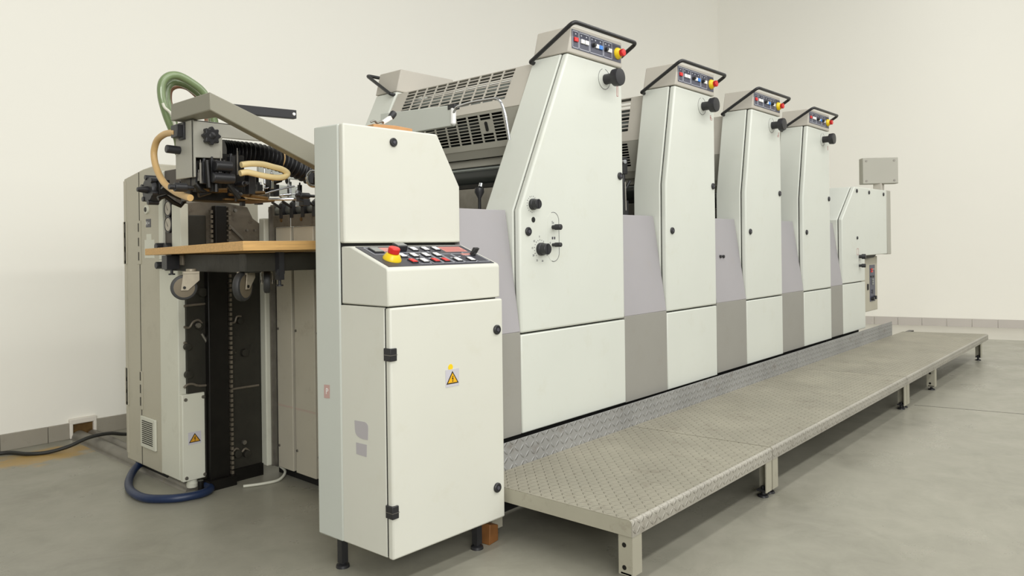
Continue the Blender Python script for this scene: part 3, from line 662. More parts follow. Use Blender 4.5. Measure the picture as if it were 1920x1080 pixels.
bm = B(); c0 = o2+NX*(.93*sw)+dv*(.56*sh); lathe(bm, c0, sn, [(0, .013), (.012, .012), (.014, .008), (.0141, .001)], 16); k = sn+NX*.25; slab(bm, [c0+sn*.010-NX*.012-dv*.004, c0+sn*.010+NX*.012-dv*.004, c0+k*.032+NX*.013-dv*.004, c0+k*.032-NX*.013-dv*.004], dv*.014); part('selector_handle', bm, BLACK, CP, .002)
# lower cabinet
bm = B(); prism(bm, [(1.616, 2.285), (1.627, 2.045), (2.182, 2.035), (2.182, 2.280)], 'z', zb, .990); CBD = part('cabinet_body', bm, CABWHITE, CC, .004)
bm = B(); prism(bm, [(1.630, 2.050), (1.630, 2.036), (2.180, 2.026), (2.180, 2.042)], 'z', zb+.004, .986); part('door_seal', bm, GAP, CC)
bm = B(); prism(bm, [(1.6265, 2.040), (1.6275, 2.014), (2.185, 1.999), (2.185, 2.030)], 'z', zb-.002, .989); DR = part('cabinet_door', bm, CABWHITE, CC, .007, seg=3)
def yd(x): return 2.014+(x-1.6275)*(1.999-2.014)/(2.185-1.6275)
for u, v in ((931, 618), (932, 914)): p = at(u, v, y=2.0); lock(DR, p.x, yd(p.x), p.z, .019)
for v in (665, 963):
    p = at(730, v, y=2.014); bm = B(); box(bm, 1.621, 1.650, 2.006, 2.044, p.z-.024, p.z+.020); H_ = part('hinge', bm, BLACK, DR, .002)
    bm = B(); box(bm, 1.620, 1.651, 2.005, 2.040, p.z-.004, p.z-.002); part('hinge_pin', bm, STEEL, H_)
p = at(836, 727, y=2.006); q = at(860, 692, y=2.006)
dU = Vector((1, (1.999-2.014)/(2.185-1.6275), 0)).normalized(); p.y = yd(p.x)
WS = warning_sign(DR, p, dU, NZ, Vector((0, -1, 0)), q.x-p.x, q.z-p.z+.004, SIGNYEL, 'grey plate with a yellow high-voltage triangle')
p = at(847, 689, y=2.0); bm = B(); lathe(bm, (p.x, yd(p.x), p.z), (0, -1, 0), [(0, .012), (.0006, .012), (.0007, .001)], 20); part('dot_sticker', bm, YEL, DR)
# grey emblem on the cabinet's narrow side: a leaf-cornered tile over a small tile
def cs(u, v): y_ = at(u, v, x=1.62).y; return at(u, v, x=1.616+(2.285-y_)*.045)+Vector((-.0002, 0, 0))
def arc(a, b, c, n=5): return [a*(1-t)**2+b*2*t*(1-t)+c*t*t for t in [i/n for i in range(n+1)]]
bm = B(); slab(bm, [cs(665, 788)]+arc(cs(683, 791), cs(690.5, 793), cs(690.5, 803))+[cs(690, 825)]+arc(cs(681, 823.5), cs(666.5, 819), cs(666, 806)), (-.0008, 0, 0)); part('emblem', bm, MARKGREY, CBD, label='faded grey two-tile emblem')
bm = B(); slab(bm, [cs(668, 829.5), cs(688, 834), cs(687.5, 857), cs(668.5, 851)], (-.0008, 0, 0)); part('emblem_tile', bm, MARKGREY, CBD)
def cb(u, v): y_ = at(u, v, x=1.61).y; return at(u, v, x=1.612-(y_-2.285)*.056)+Vector((-.0004, 0, 0))
bm = B(); slab(bm, [cb(608, 721), cb(618.5, 722), cb(618.5, 747), cb(608, 746)], (-.0006, 0, 0)); ST = part('side_sticker', bm, PALEPINK, CC, label='small faded red sticker with a letter')
pc = cb(613.5, 734); text('sticker_letter', 'P', .032, pc+Vector((-.0008, 0, 0)), -NY, NZ, BTNW, ST)
# underside and feet
bm = B(); box(bm, 1.72, 2.1, 2.14, 2.36, .095, .124); part('base_tray', bm, OILY, CC)
for x, y in ((1.655, 2.345), (2.10, 2.075), (2.12, 2.36)):
    bm = B(); lathe(bm, (x, y, 0), NZ, [(0, .026), (.010, .024), (.014, .012), (.022, .012)], 16); box(bm, x-.014, x+.014, y-.014, y+.014, .018, .124); part('foot', bm, BLACK, CC)
solo_b = B(); hexa(solo_b, [(2.15, 2.055, 0), (2.214, 2.065, 0), (2.210, 2.13, 0), (2.145, 2.12, 0), (2.155, 2.055, .082), (2.214, 2.065, .064), (2.210, 2.13, .064), (2.15, 2.12, .082)])
solo('wooden_block', solo_b, WOODB, 'brown wooden block on the floor under the control cabinet corner', 'block', bevel=.003)
# board and small tool lying on the cabinet
bm = B(); prism(bm, [(1.81, 2.325), (1.90, 2.30), (2.00, 2.315), (1.99, 2.40), (1.82, 2.41)], 'z', zt+.001, zt+.026); solo('wooden_board', bm, WOODR, 'small orange wooden board lying on top of the control cabinet', 'board', bevel=.002)
TL = thing('hand_tool', 'small black-capped metal tool resting on the orange board', 'tool', (1.9, 2.34, zt+.028))
a, b = Vector((1.862, 2.335, zt+.037)), Vector((1.905, 2.325, zt+.067)); d = (b-a).normalized()
bm = B(); lathe(bm, a, d, [(0, .010), (.045, .012)], 4); part('tool_body', bm, BTNW, TL, .002)
bm = B(); lathe(bm, a+d*.045, d+NZ*.6, [(0, .013), (.020, .014), (.026, .011), (.0261, .001)], 16); part('cap', bm, BLACK, TL)
bm = B(); tube(bm, spline([(1.80, 2.33, zt+.032), (1.815, 2.325, zt+.038), (1.83, 2.33, zt+.032), (1.85, 2.325, zt+.039), (1.87, 2.335, zt+.036)], 6), .004, 8); part('wire_end', bm, STEEL, TL)

# ------------------------------------------------------------------ sheet feeder
FD = thing('sheet_feeder', 'feeder end of the press with suction head and open dark interior', 'sheet feeder', (1.85, 3.2, 0))
XL, YI = 1.64, 3.64
# drive side frame casting
bm = B(); box(bm, XL+.03, 2.075, YI, YI+.06, .06, 1.12); DF = part('side_casting', bm, CAST, FD)
bm = B(); prism(bm, [(XL+.03, 1.12), (XL+.03, 1.43), (1.80, 1.45), (2.0, 1.42), (2.03, 1.36), (2.075, 1.33), (2.075, 1.12)], 'y', YI, YI+.06); part('worn_side_casting', bm, CASTL, FD, .004)
bm = B(); box(bm, 1.67, 1.77, YI-.008, YI, 1.15, 1.37); part('cover_plate', bm, CAST, FD, .004)
# curved ribs and bosses on the casting
def ribs(paths):
    for pts in paths:
        bm = B(); tube(bm, spline([at(u, v, y=YI-.004) for u, v in pts], 5), .006, 8); part('casting_rib', bm, CASTL, DF)
ribs([[(345, 574), (370, 571), (392, 569)], [(345, 613), (355, 614), (362, 604), (372, 600), (379, 606)], [(345, 642), (352, 646), (358, 652)], [(345, 727), (352, 721), (362, 720), (372, 723), (395, 722)], [(432, 730), (452, 727), (485, 722)], [(432, 606), (440, 604), (444, 594), (452, 593)], [(432, 654), (438, 655), (441, 662)], [(437, 846), (444, 841), (452, 848), (460, 841), (467, 846)]])
for u, v, r in ((371, 611, .019), (378, 548, .024), (350, 650, .018), (352, 702, .020), (448, 601, .018), (457, 661, .021), (434, 658, .016), (444, 850, .022), (461, 850, .020)):
    p = at(u, v, y=YI); bm = B(); lathe(bm, p, (0, -1, 0), [(0, r), (.020, r*.9), (.021, r*.4), (.0211, .001)], 18)
    part('boss', bm, CAST, DF)
for u, v, r in ((371, 610, .014), (457, 829, .013), (440, 395, .010), (462, 432, .007), (477, 432, .007)):
    p = at(u, v, y=YI-.02); bm = B(); lathe(bm, p, (0, -1, 0), [(0, r), (.012, r*.9), (.0121, .001)], 8)
    part('bolt_head', bm, STEEL, DF)
bm = B(); a, b = at(378, 625, y=YI-.006), at(412, 680, y=YI-.006); cyl(bm, a, b, .008); a, b = at(428, 425, y=YI-.006), at(455, 452, y=YI-.006); slab(bm, [a, b, b+NZ*.016, a+NZ*.016], (0, -.01, 0)); part('brace_bar', bm, STEEL, DF)
# lift chain column
p0, p1 = at(391, 600, y=3.60), at(428, 600, y=3.60)
bm = B(); box(bm, p0.x, p1.x, 3.60, YI, .03, 1.16); part('lift_column', bm, OILY, FD, .004)
pa = at(404, 420, y=3.60); bm = B(); box(bm, pa.x, p1.x, 3.60, YI, 1.16, 1.42); part('chain_cover', bm, OILY, FD, .004)
for u, z0, z1 in ((398, 1.16, 1.40), (431.5, .05, 1.40)):
    bm = B(); x = at(u, 600, y=3.61).x
    z = z0
    while z < z1: box(bm, x-.006, x+.006, 3.60, 3.622, z, z+.016); z += .0245
    part('lift_chain', bm, CASTL, FD, label='worn steel roller chain')
bm = B(); box(bm, p0.x-.02, p1.x+.02, 3.57, YI, .0, .05); part('column_foot', bm, OILY, FD)
# corner profile and steel strips beside the stop panels
bm = B(); box(bm, 2.062, 2.120, 3.585, YI, .050, 1.36); part('corner_profile', bm, STRIPW, FD, .006)
bm = B(); box(bm, 2.094, 2.105, 3.535, 3.575, .050, 1.43); part('steel_strip', bm, STEEL, FD)
bm = B(); box(bm, 2.085, 2.100, 3.568, 3.580, .050, 1.42); part('steel_strip', bm, STEEL, FD)
# front stop panels that close the pile space
for i, (y0, y1) in enumerate(((3.377, 3.520), (3.175, 3.353), (2.99, 3.16), (2.80, 2.975), (2.60, 2.785))):
    bm = B(); box(bm, 2.09, 2.11, y0, y1, .055 if i < 2 else .06, 1.31); SP = part('stop_panel', bm, STOPGREY, FD, .004)
    for zz in (.17, .78):
        bm = B(); lathe(bm, (2.09, y1-.015, zz), (-1, 0, 0), [(0, .007), (.005, .006), (.0051, .001)], 10)
        part('rivet', bm, STEEL, SP)
    bm = B(); y = y0+.002
    while y < y1-.004: box(bm, 2.0893, 2.09, y, y+.003, .381, .388); y += .010
    box(bm, 2.0893, 2.09, y0, y1, .378, .379); part('printed_scale', bm, PALEPINK, SP)
    bm = B(); box(bm, 2.082, 2.09, y0-.003, y1+.008, 1.31, 1.372); ts = part('stop_plate', bm, CASTL, FD, .002)
    bm = B(); lathe(bm, (2.082, (y0+y1)/2, 1.345), (-1, 0, 0), [(0, .010), (.004, .009), (.0041, .001)], 12); part('brass_screw', bm, BROWNGREASE, ts)
bm = B(); box(bm, 2.112, 2.14, 2.5, YI, .05, 1.30); part('panel_backing', bm, DARKIN, FD)
for y in (3.45, 3.35, 3.25, 3.15, 3.05):
    bm = B(); prism(bm, [(2.078, 1.355), (2.078, 1.43), (2.095, 1.445), (2.11, 1.43), (2.11, 1.355)], 'y', y-.014, y+.014); prism(bm, [(2.03, 1.442), (2.09, 1.408), (2.09, 1.398), (2.03, 1.432)], 'y', y-.009, y+.009); part('sheet_clamp', bm, BLACK, FD, .002)
bm = B(); cyl(bm, (2.13, 2.55, 1.40), (2.13, 3.60, 1.40), .035); part('register_shaft', bm, ROLLERG, FD)
# switch cabinet built onto the drive side
bm = B(); prism(bm, [(3.868, .055), (4.315, .055), (4.315, 1.592), (4.06, 1.628), (3.868, 1.64)], 'x', XL, 2.19); EC = part('switch_cabinet', bm, ENCL, None, .006); EC['label'] = 'tall beige-grey switch cabinet with hinged doors and vent at the feeder'; EC['category'] = 'cabinet'
bm = B(); box(bm, XL-.0015, XL+.01, 4.112, 4.1165, .06, 1.615); part('door_gap', bm, GAP, EC)
bm = B(); box(bm, XL-.004, XL+.01, 4.290, 4.312, .09, 1.58); part('door_edge', bm, ENCL, EC, .002)
for y in (4.118, 4.300):
    for z0, z1 in ((1.125, 1.357), (.352, .555)):
        bm = B(); box(bm, XL-.004, XL, y-.022, y+.022, z0, z1); H_ = part('hinge', bm, ENCL, EC, .001)
        bm = B()
        for k in range(3): box(bm, XL-.006, XL-.004, y-.004, y+.004, z0+.02+k*(z1-z0)*.33, z0+.02+k*(z1-z0)*.33+.045)
        part('hinge_knuckle', bm, CAST, H_)
v0 = .160
bm = B(); box(bm, XL-.012, XL, 3.928, 4.108, .160, .322); VN = part('vent_grille', bm, STRIPW, EC, .003)
bm = B()
for k in range(12): box(bm, XL-.0135, XL-.012, 3.955, 4.085, .182+k*.0105, .187+k*.0105)
part('vent_slots', bm, CAST, VN)
def es(u0, v0, u1, v1, mt, nm, d=.0015):
    a, b = at(u0, v0, x=XL), at(u1, v1, x=XL); bm = B(); box(bm, XL-d, XL, b.y, a.y, b.z, a.z); return part(nm, bm, mt, EC)
es(271.5, 450, 290, 484, STRIPW, 'paper_label'); es(275, 439, 284, 449.5, STRIPW, 'small_label'); s_ = es(274, 411, 283, 426, KNOBGREY, 'symbol_label')
p = at(276, 419, x=XL-.002); text('label_mark', 'H', .03, (XL-.0022, p.y+.006, p.z), -NY, NZ, BTNW, s_); text('label_mark', '=', .03, (XL-.0022, p.y-.02, p.z), -NY, NZ, BTNW, s_)
p = at(276, 393, x=XL); bm = B(); lathe(bm, p, (-1, 0, 0), [(0, .024), (.008, .023), (.009, .016), (.0091, .001)], 22); dk = part('dial', bm, STRIPW, EC); bm = B(); lathe(bm, p+Vector((-.009, 0, 0)), (-1, 0, 0), [(0, .013), (.003, .012), (.0031, .001)], 16); part('dial_center', bm, CAST, dk)
# pale post at the pile edge with gauge panel
bm = B(); box(bm, XL-.006, XL+.035, YI+.02, 3.866, .062, 1.150); part('corner_post', bm, STRIPW, FD, .005)
bm = B(); box(bm, XL-.006, XL+.035, YI-.02, 3.715, 1.10, 1.425); part('slim_post', bm, STRIPW, FD, .004)
bm = B(); box(bm, XL-.006, XL+.035, 3.816, 3.866, 1.150, 1.60); part('post_trim', bm, STRIPW, FD, .003)
bm = B(); box(bm, XL+.006, XL+.06, 3.69, 3.816, 1.150, 1.60); GP = part('gauge_panel', bm, GAUGEB, FD, .002)
for v in (391, 421):
    p = at(316.5, v, x=XL); bm = B(); lathe(bm, (XL+.006, 3.757, p.z), (-1, 0, 0), [(0, .042), (.012, .042), (.014, .036), (.010, .034), (.0099, .001)], 28); g_ = part('pressure_gauge', bm, BLACK, GP)
    bm = B(); lathe(bm, (XL-.005, 3.757, p.z), (-1, 0, 0), [(0, .033), (.001, .033), (.0011, .001)], 28); part('gauge_face', bm, GAUGEF, g_)
    bm = B(); slab(bm, [(XL-.0065, 3.757-.002, p.z-.01), (XL-.0065, 3.757+.002, p.z-.01), (XL-.0065, 3.777, p.z+.02)], (-.0006, 0, 0)); part('gauge_needle', bm, SIGNBLK, g_)
for v in (462, 497):
    p = at(312, v, x=XL); bm = B(); cyl(bm, (XL+.01, 3.80, p.z), (XL-.05, 3.80, p.z), .018); cyl(bm, (XL+.0, 3.74, p.z-.005), (XL-.03, 3.74, p.z-.005), .022); part('valve_knob', bm, BLACK, GP, .003)
# terminal box with warning sign at the foot of the post
a, b = at(341, 738, y=YI), at(390, 735, y=YI)
bm = B(); box(bm, XL-.004, 1.750, YI-.012, YI+.02, .060, .487); TB = part('terminal_cover', bm, STRIPW, FD, .004)
bm = B(); box(bm, XL+.001, 1.745, YI+.02, 3.70, .062, .48); part('terminal_box', bm, STRIPW, FD)
for u, v in ((348, 750), (381, 744), (350, 897), (384, 889)):
    p = at(u, v, y=YI-.012); bm = B(); lathe(bm, p, (0, -1, 0), [(0, .009), (.004, .008), (.0041, .001)], 12); part('screw', bm, STEEL, TB)
p, q = at(353, 835, y=YI-.012), at(377, 807, y=YI-.012); warning_sign(TB, p, NX, NZ, -NY, q.x-p.x, q.z-p.z, SIGNYELD, 'worn grey plate with a high-voltage triangle')
p = at(356, 915, y=YI+.02); bm = B(); lathe(bm, (p.x+.012, YI+.02, .02), NZ, [(0, .026), (.02, .028), (.022, .024), (.045, .024)], 18); part('cable_gland', bm, STRIPW, FD)
# suction head housing: pale L-shaped box on the centre line
hy = 2.90
hp = [(1.364, 1.487), (1.364, 1.716), (1.78, 1.716), (1.78, 1.660), (1.487, 1.655), (1.487, 1.570), (1.376, 1.566), (1.376, 1.487)]
bm = B(); prism(bm, hp, 'y', hy, hy+.012); box(bm, 1.364, 1.370, hy, 3.057, 1.487, 1.714); box(bm, 1.364, 1.78, hy, 3.057, 1.708, 1.716); HB = part('suction_head_housing', bm, GUARDGREY, FD, .003, label='pale grey sheet-metal housing')
bm = B(); box(bm, 1.40, 1.50, hy+.05, 3.05, 1.58, 1.70); part('suction_head_body', bm, OILY, FD, .004)
p = at(391, 256, y=hy); bm = B(); pts = []
for i in range(48):
    t = 2*pi*i/48; r = .033+.005*cos(8*t); pts.append((p.x+cos(t)*r, p.z+sin(t)*r))
prism(bm, pts, 'y', hy-.034, hy-.010); lathe(bm, (p.x, hy, p.z), (0, -1, 0), [(0, .014), (.034, .016), (.038, .008), (.0381, .001)], 16); part('star_knob', bm, BLACK, HB, .003)
bm = B(); a = at(338, 247, x=1.364); box(bm, 1.335, 1.364, a.y-.035, a.y+.022, a.z-.026, a.z+.024); box(bm, 1.355, 1.364, a.y-.048, a.y+.0, a.z-.036, a.z+.034); part('plug_connector', bm, BLACK, HB, .002)
bm = B(); a = at(337, 282, x=1.364); cyl(bm, a, a+Vector((-.055, 0, .002)), .0165); part('adjusting_grip', bm, BLACK, HB, .003)
# oily lifter and valve mechanism below the housing
random.seed(3)
def junk(n, u0, u1, v0, v1, y0, y1, mt, name, rmin, rmax):
    for k in range(n):
        bm = B(); u, v, y = random.uniform(u0, u1), random.uniform(v0, v1), random.uniform(y0, y1); c = at(u, v, y=y); L_ = random.uniform(.03, .10); d = random.choice([NX, NZ, NY, NZ, (NX+NZ*random.uniform(-.6, .6)).normalized()])
        r = random.uniform(rmin, rmax)
        if k % 2: lathe(bm, c-d*L_/2, d, [(0, r*.6), (L_*.2, r*.6), (L_*.22, r), (L_*.7, r), (L_*.72, r*.5), (L_, r*.5)], 14)
        else: box(bm, c.x-r, c.x+r, c.y-r*1.2, c.y+r*1.2, c.z-L_/2, c.z+L_/2); lathe(bm, c+NZ*L_/2, NZ, [(0, r*.6), (.012, r*.5), (.0121, .001)], 10)
        part(name, bm, mt, FD, .0015)
junk(26, 338, 470, 300, 366, 2.86, 3.1, BLACK, 'lifter_valve', .007, .020)
for k in range(7):
    c = at(random.uniform(400, 500), random.uniform(350, 368), y=random.uniform(2.9, 3.0)); L_ = random.uniform(.06, .14); bm = B(); cyl(bm, c-NX*L_/2, c+Vector((L_/2, 0, random.uniform(-.01, .01))), random.uniform(.004, .008), seg=10); part('greasy_linkage', bm, BROWNGREASE, FD)
bm = B(); box(bm, 1.385, 1.62, 2.97, 3.06, 1.40, 1.60); box(bm, 1.39, 1.50, 2.93, 3.0, 1.43, 1.56); part('lifter_block', bm, OILY, FD, .004)
junk(5, 372, 452, 300, 350, 2.86, 2.90, STEEL, 'bright_screw', .002, .0035)
junk(12, 470, 590, 335, 372, 2.9, 3.3, OILY, 'sheet_guide', .007, .016)
junk(8, 480, 590, 330, 375, 2.85, 3.2, CHROME, 'bright_rod_end', .004, .008)
junk(6, 540, 592, 330, 385, 2.85, 3.1, BLACK, 'lifter_valve', .010, .020)
for pts in ([(365, 345), (375, 356), (392, 362), (372, 366)], [(405, 300), (405, 360)], [(388, 300), (392, 352)], [(420, 300), (428, 345), (448, 372)]):
    bm = B(); tube(bm, [at(u, v, y=2.86) for u, v in pts], .010, 8); part('lifter_rod', bm, OILY, FD)
bm = B(); a = at(420, 312, y=2.84); cyl(bm, a-NX*.04, a+NX*.03, .022); cyl(bm, a+Vector((0, 0, -.048))-NX*.05, a+Vector((0, 0, -.048))+NX*.04, .021); part('solenoid', bm, BLACK, FD, .003)
bm = B(); box(bm, 1.52, 1.75, 2.95, 3.15, 1.405, 1.412); part('grease_tray', bm, BROWNGREASE, FD)
bm = B(); tube(bm, spline([at(450, 362, y=2.95), at(462, 370, y=2.95), at(500, 374, y=2.95), at(560, 373, y=2.95)], 6), .006, 8); tube(bm, spline([at(460, 360, y=3.0), at(480, 366, y=3.0), at(520, 356, y=3.0), at(552, 349, y=3.0)], 6), .004, 8); part('sheet_guide_rod', bm, CHROME, FD)
bm = B(); tube(bm, spline([at(600, 322, y=2.8), at(582, 322, y=2.8), at(575, 335, y=2.8), at(582, 348, y=2.8), at(600, 350, y=2.8)], 6), .006, 8); part('wire_loop', bm, CHROME, FD)
# pale machine plates seen behind the hoses
bm = B(); slab(bm, [at(485, 312, y=3.4), at(568, 318, y=3.4), at(568, 338, y=3.4), at(485, 330, y=3.4)], (0, .02, 0)); slab(bm, [at(505, 345, y=3.4), at(560, 350, y=3.4), at(562, 372, y=3.4), at(530, 372, y=3.4)], (0, .02, 0)); part('feed_table_plate', bm, WHITEGREY, FD, .002)
# feed table towards the first unit
bm = B(); prism(bm, [(2.215, 1.30), (2.215, 1.335), (2.62, 1.36), (2.62, 1.33)], 'y', 2.45, 3.4); part('feed_table', bm, STEEL, U1, .002)
bm = B(); prism(bm, [(2.30, 1.36), (2.36, 1.40), (2.46, 1.37), (2.46, 1.36)], 'y', 2.55, 2.66); part('side_lay', bm, WHITEGREY, U1, .003)
bm = B(); p = at(899, 372, y=2.50); lathe(bm, (p.x, 2.5, 1.33), NZ, [(0, .008), (p.z-1.33, .008), (p.z-1.33+.03, .024), (p.z-1.33+.05, .022), (p.z-1.33+.055, .004)], 14); part('wing_screw', bm, BLACK, U1)
bm = B(); lathe(bm, (p.x-.003, 2.49, p.z+.055), (.3, 0, 1), [(0, .010), (.018, .009), (.0181, .001)], 10); part('screw_tip', bm, CHROME, U1)
# folding guard bar over the feeder
yA = 2.70
a0, a1, a2 = at(324, 196, x=1.345), at(393, 172, y=yA), at(640, 296, y=yA)
def loft(bm, st):
    rings = [[bm.verts.new(Vector(p)) for p in ring] for ring in st]
    for a, b in zip(rings, rings[1:]):
        for k in range(4): bm.faces.new((a[k], a[(k+1) % 4], b[(k+1) % 4], b[k]))
    bm.faces.new(rings[0][::-1]); bm.faces.new(rings[-1])
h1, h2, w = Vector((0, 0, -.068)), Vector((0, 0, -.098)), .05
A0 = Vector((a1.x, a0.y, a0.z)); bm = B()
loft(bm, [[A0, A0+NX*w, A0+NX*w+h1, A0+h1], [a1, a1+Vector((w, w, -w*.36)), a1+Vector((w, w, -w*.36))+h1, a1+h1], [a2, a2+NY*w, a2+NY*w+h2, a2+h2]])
GB = part('guard_bar', bm, SHADEOLIVE, FD, .004, label='bent grey guard bar')
e = Vector((2.40, yA, a2.z-.03)); bm = B(); box(bm, 2.13, 2.17, yA-.01, yA+.05, 1.28, 1.56); part('guard_bracket', bm, GUARDGREY, FD, .003)
bm = B(); a, b = at(430, 194, y=3.05), at(556, 206.5, y=3.05); slab(bm, [a, b, b+NZ*-.040, a+NZ*-.040], (0, .03, 0)); BK = part('support_arm', bm, BLACK, FD, .002, label='black flat arm')
bm = B(); p = at(551, 214, y=3.05); lathe(bm, p, (0, -1, 0), [(0, .008), (.004, .007), (.0041, .001)], 12); part('arm_screw', bm, BTNW, BK)
bm = B(); p = at(440, 200, y=3.07); cyl(bm, (p.x+.02, 3.07, 1.70), (p.x+.02, 3.07, p.z), .02); box(bm, p.x-.02, p.x+.06, 3.04, 3.09, 1.70, 1.73); part('arm_post', bm, BLACK, FD)
# hand wheel with spindle on the drive side
hw = at(276, 356, x=1.46)
bm = B(); pts = []
lathe(bm, hw+NX*.0, (1, 0, 0), [(0, .054), (.012, .060), (.045, .060), (.055, .052), (.056, .02)], 32)
HW = part('hand_wheel', bm, BLACK, FD)
bm = B()
for k in range(6):
    t = 2*pi*k/6+.3; c = hw+NX*.02+Vector((0, cos(t)*.060, sin(t)*.060)); lathe(bm, c-NX*.024, (1, 0, 0), [(0, .012), (.048, .012)], 10)
part('wheel_grip', bm, BLACK, HW)
bm = B(); lathe(bm, hw+NX*.005, (-1, 0, 0), [(0, .018), (.03, .014), (.05, .010), (.051, .001)], 16); part('wheel_hub', bm, BLACKG, HW)
bm = B(); cyl(bm, hw+NX*.05, hw+Vector((.33, -.5, -.04)), .012); part('spindle', bm, STEEL, HW)
bm = B(); c = at(298, 358, x=1.5); cyl(bm, c-NY*.03, c+NY*.04, .03); box(bm, c.x-.02, c.x+.03, c.y-.05, c.y+.02, c.z-.02, c.z+.05); part('spindle_bracket', bm, OILY, FD, .003)
bm = B(); tube(bm, [at(u, v, y=3.2) for u, v in ((296, 372), (310, 368), (326, 380), (338, 386), (346, 376))], .010, 8); tube(bm, [at(u, v, y=3.2) for u, v in ((305, 350), (322, 362), (345, 372))], .013, 8); part('linkage_rod', bm, OILY, FD)
# rear supports under the feeder
bm = B(); box(bm, 1.80, 2.06, YI-.02, YI+.06, 0, .062); part('frame_foot', bm, OILY, FD)
bm = B(); lathe(bm, (1.70, 3.58, 0), NZ, [(0, .032), (.014, .030), (.018, .014), (.065, .014)], 16); part('frame_foot', bm, OILY, FD)
bm = B(); box(bm, 2.14, 2.2, 2.5, 3.6, 0, .3); part('feeder_base', bm, DARKIN, FD)
bm = B(); box(bm, XL+.03, 2.18, 3.88, 4.28, 0, .056); part('plinth', bm, DARKIN, EC)

# ------------------------------------------------------------------ pile board on castors hanging in the feeder
PT = thing('pile_board', 'plywood pile board on castors raised inside the feeder', 'pile board', (1.7, 2.9, 1.19))
zn, zf = 1.229, 1.206
bm = B(); hexa(bm, [(1.395, 2.575, zn-.036), (2.07, 2.575, zn-.036), (2.07, 3.47, zf-.030), (1.405, 3.47, zf-.030), (1.395, 2.575, zn), (2.07, 2.575, zn), (2.07, 3.47, zf), (1.405, 3.47, zf)]); part('board', bm, WOOD, PT, .002)
bm = B()
for y in (2.66, 3.30): box(bm, 1.45, 2.06, y, y+.05, 1.11, 1.182)
for x in (1.47, 1.98): box(bm, x, x+.05, 2.666, 3.344, 1.106, 1.180)
part('carrier_frame', bm, CAST, PT, .003)
bm = B(); a = at(336, 478, y=3.25); b = at(387, 496, y=3.25); box(bm, a.x, b.x, 3.22, 3.25, b.z, a.z); part('frame_bracket', bm, CASTL, PT, .004)
bm = B(); a = at(520, 482, y=2.66); box(bm, a.x-.01, a.x+.012, 2.63, 2.66, a.z-.09, a.z+.02); lathe(bm, (a.x, 2.645, a.z-.06), (0, -1, 0), [(0, .018), (.01, .018), (.011, .003)], 12); lathe(bm, (a.x, 2.645, a.z-.115), NZ, [(0, .014), (.006, .014), (.007, .006), (.03, .006)], 12); part('clamp_screw', bm, BLACK, PT)
bm = B(); a = at(320, 492, y=3.30); box(bm, a.x-.03, a.x+.05, 3.27, 3.32, a.z-.03, a.z+.03); lathe(bm, (a.x, 3.29, a.z-.055), NZ, [(0, .014), (.006, .014), (.007, .006), (.03, .006)], 12); part('clamp_screw', bm, BLACK, PT)
def castor(px, py, y, ang, r, lab=None):
    c = at(px, py, y=y); ax = Vector((cos(rad(ang)), sin(rad(ang)), 0)); fw = Vector((-ax.y, ax.x, 0)); top = 1.11
    bm = B(); lathe(bm, c-ax*.014, ax, [(0, r*.80), (.002, r*.95), (.008, r), (.020, r), (.026, r*.95), (.028, r*.80)], 36); Wh = None
    pv = c+fw*.03
    bmf = B()
    for s in (-1, 1):
        o = c+ax*(s*.019); w0 = fw*.014; slab(bmf, [o-w0-NZ*.012, o+w0-NZ*.012, o+fw*.058+NZ*(r*.55), o+fw*.058+Vector((0, 0, top-c.z-.008)), o-fw*.004+Vector((0, 0, top-c.z-.008))], ax*(s*.003))
    slab(bmf, [c+ax*-.022+fw*-.004+Vector((0, 0, top-c.z-.012)), c+ax*.022+fw*-.004+Vector((0, 0, top-c.z-.012)), c+ax*.022+fw*.058+Vector((0, 0, top-c.z-.012)), c+ax*-.022+fw*.058+Vector((0, 0, top-c.z-.012))], (0, 0, .012))
    cyl(bmf, c+fw*.028+Vector((0, 0, top-c.z)), c+fw*.028+Vector((0, 0, top-c.z+.01)), .02)
    Fk = part('castor', bmf, CASTFORK, PT, .001)
    part('tyre', bm, TYRE, Fk)
    bm = B(); lathe(bm, c-ax*.0155, ax, [(0, r*.45), (.001, r*.78), (.030, r*.78), (.031, r*.45)], 32); part('wheel', bm, HUB, Fk)
    bm = B(); cyl(bm, c-ax*.026, c+ax*.026, .006, seg=10); part('axle', bm, OILY, Fk)
castor(345, 539, 3.05, 250, .052)
castor(455, 537, 2.72, 302, .058)
castor(501, 527, 2.80, 328, .050)

# ------------------------------------------------------------------ hoses, duct and cables
def hose(name, pts, r, mt, label, cat, n=10, seg=14, group=None):
    bm = B(); tube(bm, spline(pts, n), r, seg); return solo(name, bm, mt, label, cat, group)
yG = 3.16
G_ = 'green air hoses looping above the feeder'
hose('air_hose', [at(u, v, y=yG) for u, v in ((336, 290), (333, 262), (322, 240), (311, 212), (303, 180), (304, 156), (316, 143), (334, 142), (356, 153), (380, 172), (395, 200), (403, 235), (404, 262))], .017, GREENHOSE, 'outermost thick green hose arching highest over the feeder', 'hose', group=G_)
hose('air_hose', [at(u, v, y=yG+.06) for u, v in ((338, 290), (335, 260), (327, 235), (317, 205), (312, 182), (314, 164), (326, 154), (346, 158), (368, 172), (386, 190), (396, 215), (400, 262))], .016, GREENHOSE, 'inner green hose nested under the highest green hose', 'hose', group=G_)
hose('air_hose', [at(u, v, y=yG+.12) for u, v in ((340, 285), (334, 252), (321, 205), (317, 185), (320, 168), (334, 161), (352, 165), (370, 180), (384, 195), (392, 262))], .012, GREENHOSE_R, 'thin brownish hose on the inside of the green hose loop', 'hose', group=G_)
